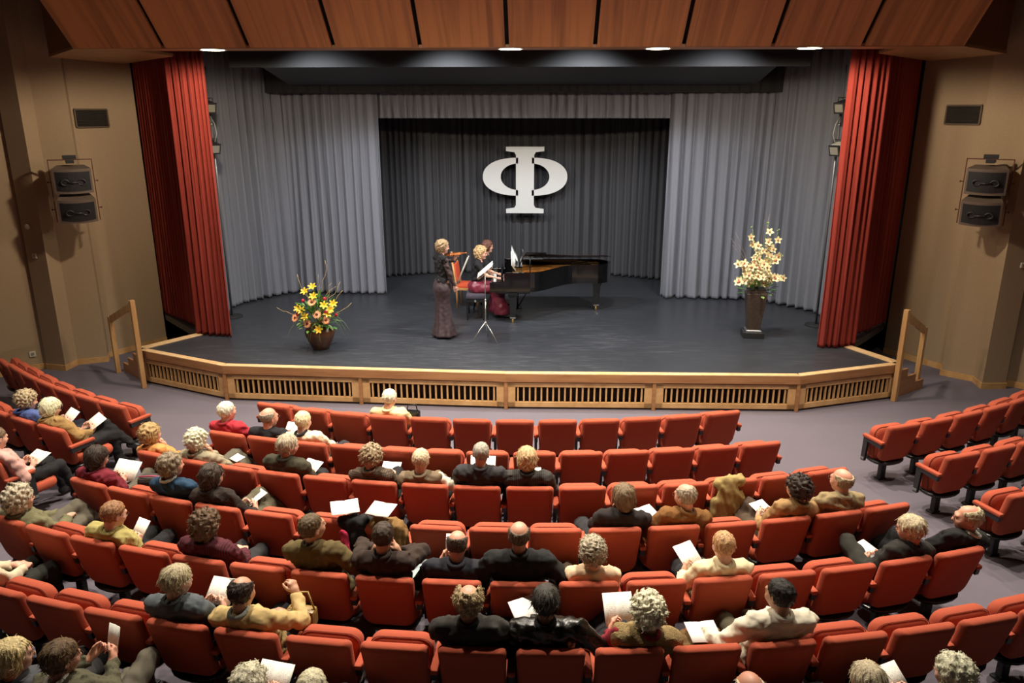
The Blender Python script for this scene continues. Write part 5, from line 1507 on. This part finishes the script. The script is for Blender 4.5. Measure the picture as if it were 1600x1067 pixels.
M_core = mat('gerbera_core', (.12, .02, .015), .8); M_orch = mat('orchid_cream', (.84, .77, .42), .5); M_lip = mat('orchid_lip', (.55, .18, .10), .5); M_stem = mat('flower_stem', (.12, .22, .06), .5)
ME_lily = petal_mesh('lily', 6, .085, .040, .55, -.12, M_yel)
ME_gerb = petal_mesh('gerbera', 16, .062, .018, .10, -.03, M_peach)
ME_gcore = MB().lathe([(.006, 0), (.020, .003), (.018, .010), (.004, .014)], 10).mesh('flower_core', M_core)
ME_bud = MB().lathe([(.006, -.028), (.024, -.012), (.027, .006), (.018, .026), (.004, .036)], 10).mesh('tulip', M_redf)
ME_orch = petal_mesh('orchid', 5, .058, .034, .22, .05, M_orch)
ME_lip = MB().lathe([(.003, 0), (.012, .006), (.014, .020), (.005, .026)], 8).mesh('orchid_lip', M_lip)
ME_obud = MB().lathe([(.003, -.016), (.011, -.004), (.010, .008), (.003, .018)], 8).mesh('orchid_bud', M_leaf2)
def leaf_mesh(L, w, m):
    vs = []; 
    for i, (t, wd) in enumerate(((0, .1), (.25, .8), (.55, 1), (.8, .6), (1, .05))):
        for s in (-1, 0, 1): vs.append((s * w * .5 * wd, t * L, .10 * L * math.sin(t * 2.6) + (abs(s) * .12 * w)))
    fs = [(3 * i + j, 3 * i + j + 1, 3 * i + j + 4, 3 * i + j + 3) for i in range(4) for j in range(2)]
    return data_mesh('leaf', vs, fs, m, True)
ME_leafA = leaf_mesh(.16, .07, M_leaf); ME_leafB = leaf_mesh(.12, .06, M_leaf2)
def orient(o, d, spin=0.0):
    q = Vector(d).to_track_quat('Z', 'Y'); o.rotation_euler = (q.to_matrix() @ Matrix.Rotation(spin, 3, 'Z')).to_euler()
def twig(e, start, pts, r, name='twig', m=None):
    MB().tube([start] + pts, [r * (1 - .65 * i / len(pts)) for i in range(len(pts) + 1)], 5).build(name, m or M_twig, e)
def bouquet_pot():
    g = random.Random(11)
    e = empty('flower_arrangement', (-3.25, 12.27, S), 0, 'brown pot with yellow lilies, peach gerberas and curly twigs', 'flowers')
    M_pot = mat('glazed_brown_pot', (.085, .034, .014), .28, var=(6, .4, (1, 1, .3)), bump=(9, .15), coat=.2)
    MB().lathe([(.12, 0), (.135, .012), (.19, .12), (.240, .235), (.250, .30), (.225, .365), (.165, .405), (.150, .415), (.160, .43), (.150, .43), (.12, .38)], 32).build('pot', M_pot, e)
    c = Vector((0, 0, .50))
    def dome(az, el, r): return c + Vector((math.cos(az) * math.cos(el) * r * 1.0, math.sin(az) * math.cos(el) * r, math.sin(el) * r * 1.12))
    for k in range(170):
        az = g.uniform(0, 6.283); el = R(g.uniform(-22, 80)); r_ = g.uniform(.14, .33); p = dome(az, el, r_)
        o = mobj('leaf', ME_leafA if k % 3 else ME_leafB, e, p); d = (p - c).normalized() + Vector((g.uniform(-.5, .5), g.uniform(-.5, .5), g.uniform(-.3, .4)))
        q = d.to_track_quat('Y', 'Z'); o.rotation_euler = q.to_euler(); s_ = g.uniform(.6, 1.15); o.scale = (s_, s_, s_)
    # front-facing blooms: (dx, dz) as seen from the hall
    def bloom(me, dx, dz, sc=1.0, core=False):
        yy = -math.sqrt(max(.02, .34 ** 2 - dx * dx - (dz - .62) ** 2 * .6)) * .9
        p = Vector((dx, yy, dz)); d = Vector((dx * 1.2, -.9, .55 + (dz - .6)))
        MB().tube([Vector((dx * .15, yy * .2, .40)), Vector((dx * .7, yy * .75, dz - .10)), p], .005, 5).build('stem', M_stem, e)
        o = mobj(me.name, me, e, p); orient(o, d, g.uniform(0, 3)); o.scale = (sc,) * 3
        if core:
            k_ = mobj('flower_core', ME_gcore, o)
    for dx, dz in ((-.02, .86), (.06, .665), (.185, .56), (-.12, .50), (-.36, .56)): bloom(ME_gerb, dx, dz, 1.18, True)
    for dx, dz in ((-.16, 1.00), (.0, .94), (-.03, 1.08), (.17, .80), (.25, .72), (.29, .80), (.22, .66), (-.20, .71), (-.14, .62), (-.29, .72), (.06, .40)): bloom(ME_lily, dx, dz, .92)
    for dx, dz in ((-.18, .87), (.17, .90), (.19, .70), (-.31, .62), (.33, .62)): bloom(ME_bud, dx, dz, 1.1)
    # curly willow twigs
    for tip, k in (((.16, .05, 1.52), 9), ((-.33, .0, 1.28), 8), ((-.66, -.05, .70), 8), ((.58, 0, .78), 6), ((.35, .1, 1.10), 8), ((.42, .0, 1.00), 8), ((.30, -.05, 1.08), 8), ((.05, .1, 1.25), 8), ((.22, .12, 1.12), 8), ((-.2, .1, .98), 6)):
        tip = Vector(tip); pts = []
        for j in range(1, k + 1):
            u_ = j / k; b = Vector((tip.x * u_ ** (1.3 if abs(tip.x) < .5 else .8), tip.y * u_, .42 + (tip.z - .42) * u_)); pts.append(b + Vector((g.uniform(-.045, .045), g.uniform(-.04, .04), g.uniform(-.03, .03))))
        twig(e, Vector((tip.x * .05, 0, .40)), pts, .0095)
    # drooping bear grass
    for k in range(10):
        sx = (-1 if k < 4 else 1); w_ = g.uniform(.3, .62); z_ = g.uniform(.10, .40)
        if k in (2, 3, 8, 9): w_ = g.uniform(.05, .2)
        pts = [Vector((sx * w_ * u_, -.28 * (u_ ** .5) if w_ < .25 else -.15 * u_, .45 + .22 * math.sin(u_ * 2.4) * (1 if w_ > .25 else .3) - (.62 - z_) * u_ ** 2.2)) for u_ in (.2, .4, .6, .8, 1.0)]
        twig(e, Vector((0, -.05, .42)), pts, .0035, 'grass_blade', M_leaf2)
bouquet_pot()
def orchid_vase():
    g = random.Random(5)
    e = empty('flower_arrangement', (4.22, 13.30, S), R(-6), 'tall dark vase with cream yellow orchids and bare twigs', 'flowers')
    M_vase = mat('bronze_brown_vase', (.085, .060, .045), .42, var=(30, .25), metal=.3)
    MB().box((0, 0, .05), (.36, .36, .10), bev=.008).build('plinth', mat('plinth_black', (.02, .02, .02), .45), e)
    def frust(lst):
        vs = [(dx * w, dy * w, z) for z, w in lst for dx, dy in ((-1, -1), (1, -1), (1, 1), (-1, 1))]
        fs = [(4 * i + k, 4 * i + (k + 1) % 4, 4 * i + 4 + (k + 1) % 4, 4 * i + 4 + k) for i in range(len(lst) - 1) for k in range(4)] + [(3, 2, 1, 0), tuple(4 * (len(lst) - 1) + k for k in range(4))]
        return MB().add(vs, fs)
    frust([(.10, .135), (.125, .135), (.14, .115)]).build('silver_collar', M_steel, e)
    frust([(.14, .108), (.74, .165), (.79, .170), (.80, .150), (.86, .140), (.87, .150)]).build('vase', M_vase, e)
    c = Vector((0, 0, .84))
    spikes = [((-.16, -.05, 1.92), 1), ((.10, -.02, 2.02), 1), ((.28, .0, 1.88), 1), ((-.36, -.10, 1.36), 0), ((.36, -.05, 1.48), 0), ((-.42, -.10, .98), 0), ((.42, -.05, 1.02), 0), ((-.05, -.18, 1.50), 1), ((.12, -.20, 1.42), 1), ((-.26, -.12, 1.10), 0), ((.28, -.16, 1.10), 0), ((.0, -.22, 1.15), 0)]
    for tip, up_ in spikes:
        tip = Vector(tip); pts = []
        for j in range(1, 8):
            u_ = j / 7; pts.append(c + Vector(((tip.x) * u_ ** 1.2, tip.y * u_, (tip.z - c.z) * (u_ ** (.8 if not up_ else 1)) + (.10 * math.sin(u_ * 3.1) if not up_ else 0))))
        MB().tube([c] + pts, [.008] * 5 + [.006, .005, .004], 5).build('stem', M_stem, e)
        for j in range(2, 8):
            for rep in range(3 if j < 6 else 1):
                p = pts[j - 1] + Vector((g.uniform(-.07, .07), g.uniform(-.10, .0), g.uniform(-.045, .045)))
                if j == 7 and up_ is not None:
                    for _ in range(2): o = mobj('orchid_bud', ME_obud, e, pts[6] + Vector((g.uniform(-.025, .025), g.uniform(-.02, .02), g.uniform(-.02, .035)))); orient(o, (g.uniform(-.4, .4), g.uniform(-.4, .2), 1))
                else:
                    o = mobj('orchid', ME_orch, e, p); orient(o, (g.uniform(-.6, .6) + tip.x * .5, -1, g.uniform(-.1, .7)), g.uniform(0, 3)); o.scale = (g.uniform(1.0, 1.42),) * 3
                    mobj('orchid_lip', ME_lip, o)
    for k in range(40):
        az = g.uniform(0, 6.28); p = c + Vector((math.cos(az) * g.uniform(.1, .26), math.sin(az) * g.uniform(.1, .22), g.uniform(-.10, .18)))
        o = mobj('leaf', ME_leafA if k % 2 else ME_leafB, e, p); q = ((p - c) + Vector((g.uniform(-.1, .1), g.uniform(-.1, .1), .02))).to_track_quat('Y', 'Z'); o.rotation_euler = q.to_euler()
    for tip in ((.14, .1, 2.14), (.06, .12, 2.06), (.10, .1, 2.10), (-.50, .0, 1.72), (-.46, .02, 1.60), (-.44, -.02, 1.84), (-.38, 0, 1.62)):
        tip = Vector(tip); pts = [c + (tip - c) * u_ + Vector((g.uniform(-.02, .02), 0, .10 * math.sin(u_ * 3.0) * (1 if tip.x < 0 else .2))) for u_ in (.25, .5, .75, 1)]
        twig(e, c, pts, .006, 'twig', mat('grey_twig', (.22, .16, .14), .8))
orchid_vase()

# ================================================================ wall loudspeakers, vents, sockets
M_cab = mat('grey_brown_speaker_cabinet', (.13, .095, .075), .6); M_grille = mat('speaker_grille_black', (.012, .012, .014), .6, bump=(400, .4)); M_rust = mat('brown_steel_bracket', (.10, .035, .018), .5)
def speaker_pair(loc, rz, label):
    e = empty('loudspeaker_pair', loc, rz, label, 'loudspeaker', 'wall loudspeakers beside the stage')
    # local: front faces -Y
    for k, (z, tx) in enumerate(((.22, 8), (-.24, 16))):
        rot = Matrix.Rotation(R(tx), 3, 'X')
        n = 9; w, h = .56, .40
        front = [(-w / 2 + w * i / (n - 1), -.16 - .06 * (1 - (2 * i / (n - 1) - 1) ** 2)) for i in range(n)]
        poly = [(x, y) for x, y in front] + [(w / 2 * .72, .14), (-w / 2 * .72, .14)]
        cab = MB(); cab.prism(poly, -h / 2, h / 2); cab.v = [tuple(rot @ Vector(v) + Vector((0, -.03 * k, z))) for v in cab.v]
        c = cab.build('cabinet', M_cab, e)
        gr = MB(); vs = []
        for zz in (-h / 2 + .045, h / 2 - .045):
            for x, y in front: vs.append(rot @ Vector((x * .90, y - .012, zz)) + Vector((0, -.03 * k, z)))
        for zz in (-h / 2 + .045, h / 2 - .045):
            for x, y in front: vs.append(rot @ Vector((x * .90, y + .02, zz)) + Vector((0, -.03 * k, z)))
        fs = [(i, i + 1, n + i + 1, n + i) for i in range(n - 1)] + [(2 * n + i, i, n + i, 3 * n + i) for i in (0,)] + [(i + 1, i, 2 * n + i, 2 * n + i + 1) for i in range(n - 1)] + [(n + i, n + i + 1, 3 * n + i + 1, 3 * n + i) for i in range(n - 1)] + [(n - 1, 3 * n - 1, 4 * n - 1, 2 * n - 1)]
        gr.add(vs, fs); gr.build('grille', M_grille, c)
        bar = MB()
        for sx in (-1, 1):
            ring = [rot @ Vector((sx * .12 + .055 * math.cos(a), -.236 + .01 * abs(sx), .045 * math.sin(a) - .01)) + Vector((0, -.03 * k, z)) for a in np.linspace(0, 6.283, 15)]
            bar.tube(ring, .012, 6, False)
        bar.tube([rot @ Vector((-.07, -.246, -.01)) + Vector((0, -.03 * k, z)), rot @ Vector((.07, -.246, -.01)) + Vector((0, -.03 * k, z))], .014, 6)
        bar.build('port_handle', mat('port_black', (.03, .03, .034), .4), c)
    fr = MB()
    for sx in (-1, 1): fr.box((sx * .315, -.02, .03), (.014, .045, 1.0))
    fr.box((0, -.02, .53), (.644, .045, .016)); fr.build('bracket_frame', M_rust, e)
    for sx in (-1, 1):
        for z in (.18, -.26): MB().lathe([(.006, 0), (.006, .03), (.016, .032), (.016, .05)], 8).build('clamp_knob', M_rust, e, (sx * .32, -.02, z), (0, R(90 * sx), 0))
    MB().box((0, .10, .50), (.12, .34, .06), bev=.006).box((0, .0, .57), (.20, .10, .06), bev=.006).build('wall_arm', M_arm, e)
speaker_pair((-7.28, 12.60, 3.13), R(33), 'pair of black loudspeakers stacked on the left wall')
speaker_pair((7.36, 12.42, 3.18), R(-33), 'pair of black loudspeakers stacked on the right wall')

def wall_vent(loc, rz, w, h, label):
    e = empty('wall_vent', loc, rz, label, 'vent', 'ventilation grilles in the side walls')
    fr = MB()
    for c, d in (((0, 0, h / 2), (w, .03, .025)), ((0, 0, -h / 2), (w, .03, .025)), ((-w / 2, 0, 0), (.025, .03, h)), ((w / 2, 0, 0), (.025, .03, h))): fr.box(c, d)
    fr.build('frame', mat('vent_brown_frame', (.10, .065, .04), .5), e)
    MB().box((0, .02, 0), (w, .01, h)).build('backing', M_black, e)
    for k in range(12): MB().box((0, 0, -h / 2 + h * (k + .5) / 12), (w - .02, .02, .010), Matrix.Rotation(R(30), 3, 'X')).build('slat', mat('vent_slat', (.045, .038, .032), .5), e)
def along(a, b, u, off):
    a = Vector(a); b = Vector(b); t = (b - a).normalized(); p = a + (b - a) * u
    return p + Vector((t.y, -t.x)) * off, math.atan2(t.y, t.x)
p, a = along((-7.62, 13.42), (-7.02, 14.46), .28, .02); wall_vent((p.x, p.y, 4.30), a, .58, .30, 'dark ventilation grille high on the left wall')
p, a = along((7.00, 14.25), (7.62, 13.28), .70, .02); wall_vent((p.x, p.y, 4.36), a, .58, .30, 'dark ventilation grille high on the right wall')
M_sock = mat('ivory_plastic', (.62, .58, .48), .4)
def wall_box(loc, rz, label, round_=False, s=.08):
    e = empty('wall_socket', loc, rz, label, 'wall fitting')
    if round_: MB().lathe([(.01, .02), (.045, .018), (.05, 0)], 16).build('cover', M_sock, e, None, (R(90), 0, 0))
    else:
        MB().box((0, 0, 0), (s, .02, s), bev=.004).build('plate', M_sock, e)
        MB().box((0, -.011, 0), (s * .5, .008, s * .5), bev=.002).build('insert', mat('socket_insert', (.25, .22, .18), .5), e)
p, a = along((-8.36, 12.70), (-7.97, 12.62), .35, .012)
wall_box((p.x, p.y, 2.55), a, 'small round white fitting on the left pillar', True)
wall_box((p.x + .03, p.y, 2.05), a, 'small square switch on the left pillar')
p, a = along((-8.9, 12.25), (-8.40, 12.78), .72, .012); wall_box((p.x, p.y, .30), a, 'white wall socket low on the left wall', s=.10)
p, a = along((7.78, 12.29), (8.18, 12.32), .75, .012); wall_box((p.x, p.y, 2.08), a, 'small square switch on the right pillar')

# ================================================================ stage side lamps on poles
def stage_lamp(parent, z, d, m):
    rot = Vector(d).to_track_quat('-Y', 'Z').to_matrix()
    b = MB(); b.box((0, 0, 0), (.20, .24, .18), rot, .02); c = b.build('lamp_housing', m, parent, (0, 0, z))
    MB().box(rot @ Vector((0, -.13, 0)), (.21, .02, .19), rot).build('front_frame', M_arm, c)
    MB().box(rot @ Vector((0, -.142, 0)), (.15, .006, .13), rot).build('lens', mat('stage_lamp_glass', (.25, .24, .2), .1), c)
    y = MB(); y.tube([rot @ Vector((-.12, 0, 0)), rot @ Vector((-.12, .03, .14)), rot @ Vector((.12, .03, .14)), rot @ Vector((.12, 0, 0))], .010, 6); y.build('yoke', M_arm, c)
for s, x, y, lb in ((-1, -5.56, 14.15, 'pole with two stage lamps beside the left grey curtain'), (1, 5.60, 13.95, 'pole with two stage lamps beside the right grey curtain')):
    e = empty('stage_lamp_pole', (x, y, S), 0, lb, 'stage lights')
    MB().tube([(0, .12, 0), (0, .12, 4.6)], .022, 8).build('pole', mat('grey_pipe', (.22, .22, .23), .4, metal=.6), e)
    stage_lamp(e, 3.92, (-s * .8, -.55, -.25), M_arm)
    stage_lamp(e, 3.22, (-s * .8, -.55, -.3), M_arm if s < 0 else mat('pale_lamp_housing', (.5, .48, .40), .5))
    MB().tube([(0, .10, 3.75), (-s * .10, .02, 3.62), (-s * .13, 0, 3.45), (-s * .08, 0, 3.30)], .010, 6).build('cable', mat('grey_cable', (.3, .3, .3), .5), e)
    MB().lathe([(.03, 0), (.03, .06)], 10, (0, .12, 3.58)).build('clamp', M_steel, e)
    MB().lathe([(.20, 0), (.20, .015), (.03, .03)], 20, (0, .12, 0)).build('base', M_black, e)

# ================================================================ coats, scarf, bags
def cloth_blob(name, label, seat, prims, col, kind, cat, box, seed, amp=.012, h=.014, m=None):
    row, i = seat; loc, rz = seat_frame(row, i)
    w = Waves(seed, .05, .12, 9, (1.5, 1.2, .45)); w2 = Waves(seed + 1, .02, .05, 6, (1.5, 1.2, .5))
    def fn(P):
        ds = []
        for p in prims:
            if p[0] == 'e': ds.append(ellip(P, p[1], p[2]))
            else: ds.append(capsule(P, p[1], p[2], p[3], p[4]))
        return union(ds, .05) + amp * w(P) + amp * .3 * w2(P)
    v, q = nets(fn, box[0], box[1], h)
    o = mobj(name, np_mesh(name, v, q, m or fabric(hx(col), kind)), None, loc, (0, 0, rz))
    return tag(o, label, cat)
cloth_blob('coat', 'tan coat draped over an empty seat back, third row', ('3', 12), [('e', (-.10, -.325, .56), (.17, .045, .25)), ('c', (-.20, -.275, .815), (.02, -.275, .83), .050, .055), ('e', (-.06, -.17, .70), (.12, .05, .13)), ('c', (-.23, -.31, .62), (-.25, -.33, .38), .05, .045)], '#94804f', 'plain', 'coat', ((-.42, -.48, .2), (.2, -.02, .96)), 31, .0075)
cloth_blob('coat', 'black coat slung over the seat beside the scarf', ('4', 6), [('e', (-.20, -.29, .58), (.13, .055, .22)), ('c', (-.30, -.25, .80), (-.12, -.25, .82), .06, .06), ('e', (-.18, -.08, .66), (.13, .10, .12))], '#151416', 'plain', 'coat', ((-.5, -.46, .2), (.1, .12, .98)), 33, .008)
cloth_blob('coat', 'brown coat slung over the seat under a white sheet', ('4', 6), [('e', (.10, -.30, .58), (.15, .055, .21)), ('c', (.0, -.25, .81), (.18, -.25, .79), .062, .06), ('e', (.08, -.10, .66), (.15, .10, .13)), ('c', (.22, -.24, .72), (.27, -.24, .48), .055, .05)], '#77592f', 'plain', 'coat', ((-.2, -.46, .2), (.46, .12, .98)), 35, .008)
cloth_blob('scarf', 'crimson red scarf hanging from the black coat', ('4', 6), [('c', (-.27, -.345, .76), (-.24, -.372, .50), .024, .055)], '#a3213f', 'knit', 'scarf', ((-.42, -.5, .38), (-.1, -.24, .92)), 37, .010, .011)
cloth_blob('coat', 'brown suede coat folded on the seat beside the cream shirt', ('6', 9), [('e', (.06, .14, .50), (.20, .17, .09)), ('c', (-.10, .10, .52), (.20, .24, .52), .06, .06)], '#5a4420', 'plain', 'coat', ((-.34, -.15, .34), (.42, .45, .70)), 39, .010)
programme(('4', 6), (-.30, -.20, .915), .24, .20, 8, 24, 'white sheet lying on the black coat', m=M_paper)
programme(('4', 6), (.03, -.20, .92), .22, .19, 8, -10, 'white sheet lying on the brown coat', m=M_paper)
programme(('6', 9), (.10, .14, .625), .22, .20, 6, 2, 'white sheet on the folded brown suede coat', m=M_paper)
row, i = '6', 3; loc, rz = seat_frame(row, i)
e = empty('handbag', loc + Matrix.Rotation(rz, 3, 'Z') @ Vector((.18, .24, .56)), rz, 'beige handbag on the lap of the cream yellow jacket', 'bag')
MB().box((0, 0, .05), (.22, .10, .15), bev=.03).build('bag_body', fabric(hx('#8f7444'), 'leather'), e)
MB().tube([(-.08, 0, .12), (-.05, .02, .24), (.05, .02, .25), (.10, 0, .12)], .007, 6).build('strap', fabric(hx('#a08652'), 'leather'), e)
row, i = '1', 3; loc, rz = seat_frame(row, i)
e = empty('handbag', loc + Matrix.Rotation(rz, 3, 'Z') @ Vector((.14, .30, .57)), rz, 'black handbag on the lap of the pale yellow jacket', 'bag')
MB().box((0, 0, .04), (.20, .10, .13), bev=.03).build('bag_body', fabric(hx('#141314'), 'leather'), e)
MB().tube([(-.07, 0, .10), (-.05, 0, .19), (.05, 0, .19), (.07, 0, .10)], .008, 6).build('strap', fabric(hx('#141314'), 'leather'), e)
row, i = '4', 0; loc, rz = seat_frame(row, i)
e = empty('handbag', loc + Matrix.Rotation(rz, 3, 'Z') @ Vector((.26, .30, .56)), rz + .4, 'dark grey bag with pink piping beside the burgundy fleece', 'bag')
MB().box((0, 0, .05), (.30, .16, .13), bev=.04).build('bag_body', fabric(hx('#3d3936'), 'plain'), e)
MB().tube([(-.13, -.05, .125), (0, -.06, .14), (.13, -.05, .125)], .007, 6).build('piping', mat('pink_piping', (.45, .05, .12), .6), e)

# ================================================================ folded table trolley at the right wall
e = empty('table_trolley', (8.72, 12.20, 0), R(-38), 'dark wheeled trolley standing by the right wall', 'trolley')
MB().box((.15, 0, .80), (.75, .06, 1.25), bev=.01).build('panel', mat('trolley_dark_wood', (.035, .02, .014), .5), e)
MB().tube([(-.24, 0, .05), (-.24, 0, 1.40), (.50, 0, 1.40), (.50, 0, .05)], .016, 8).build('frame', M_arm, e)
for x in (-.24, .50):
    MB().lathe([(.03, -.016), (.062, -.014), (.066, 0), (.062, .014), (.03, .016)], 16).build('wheel', mat('grey_caster_rubber', (.34, .32, .29), .6), e, (x, -.0, .068), (R(90), 0, 0))
    MB().box((x, 0, .11), (.03, .06, .07)).build('fork', M_steel, e)
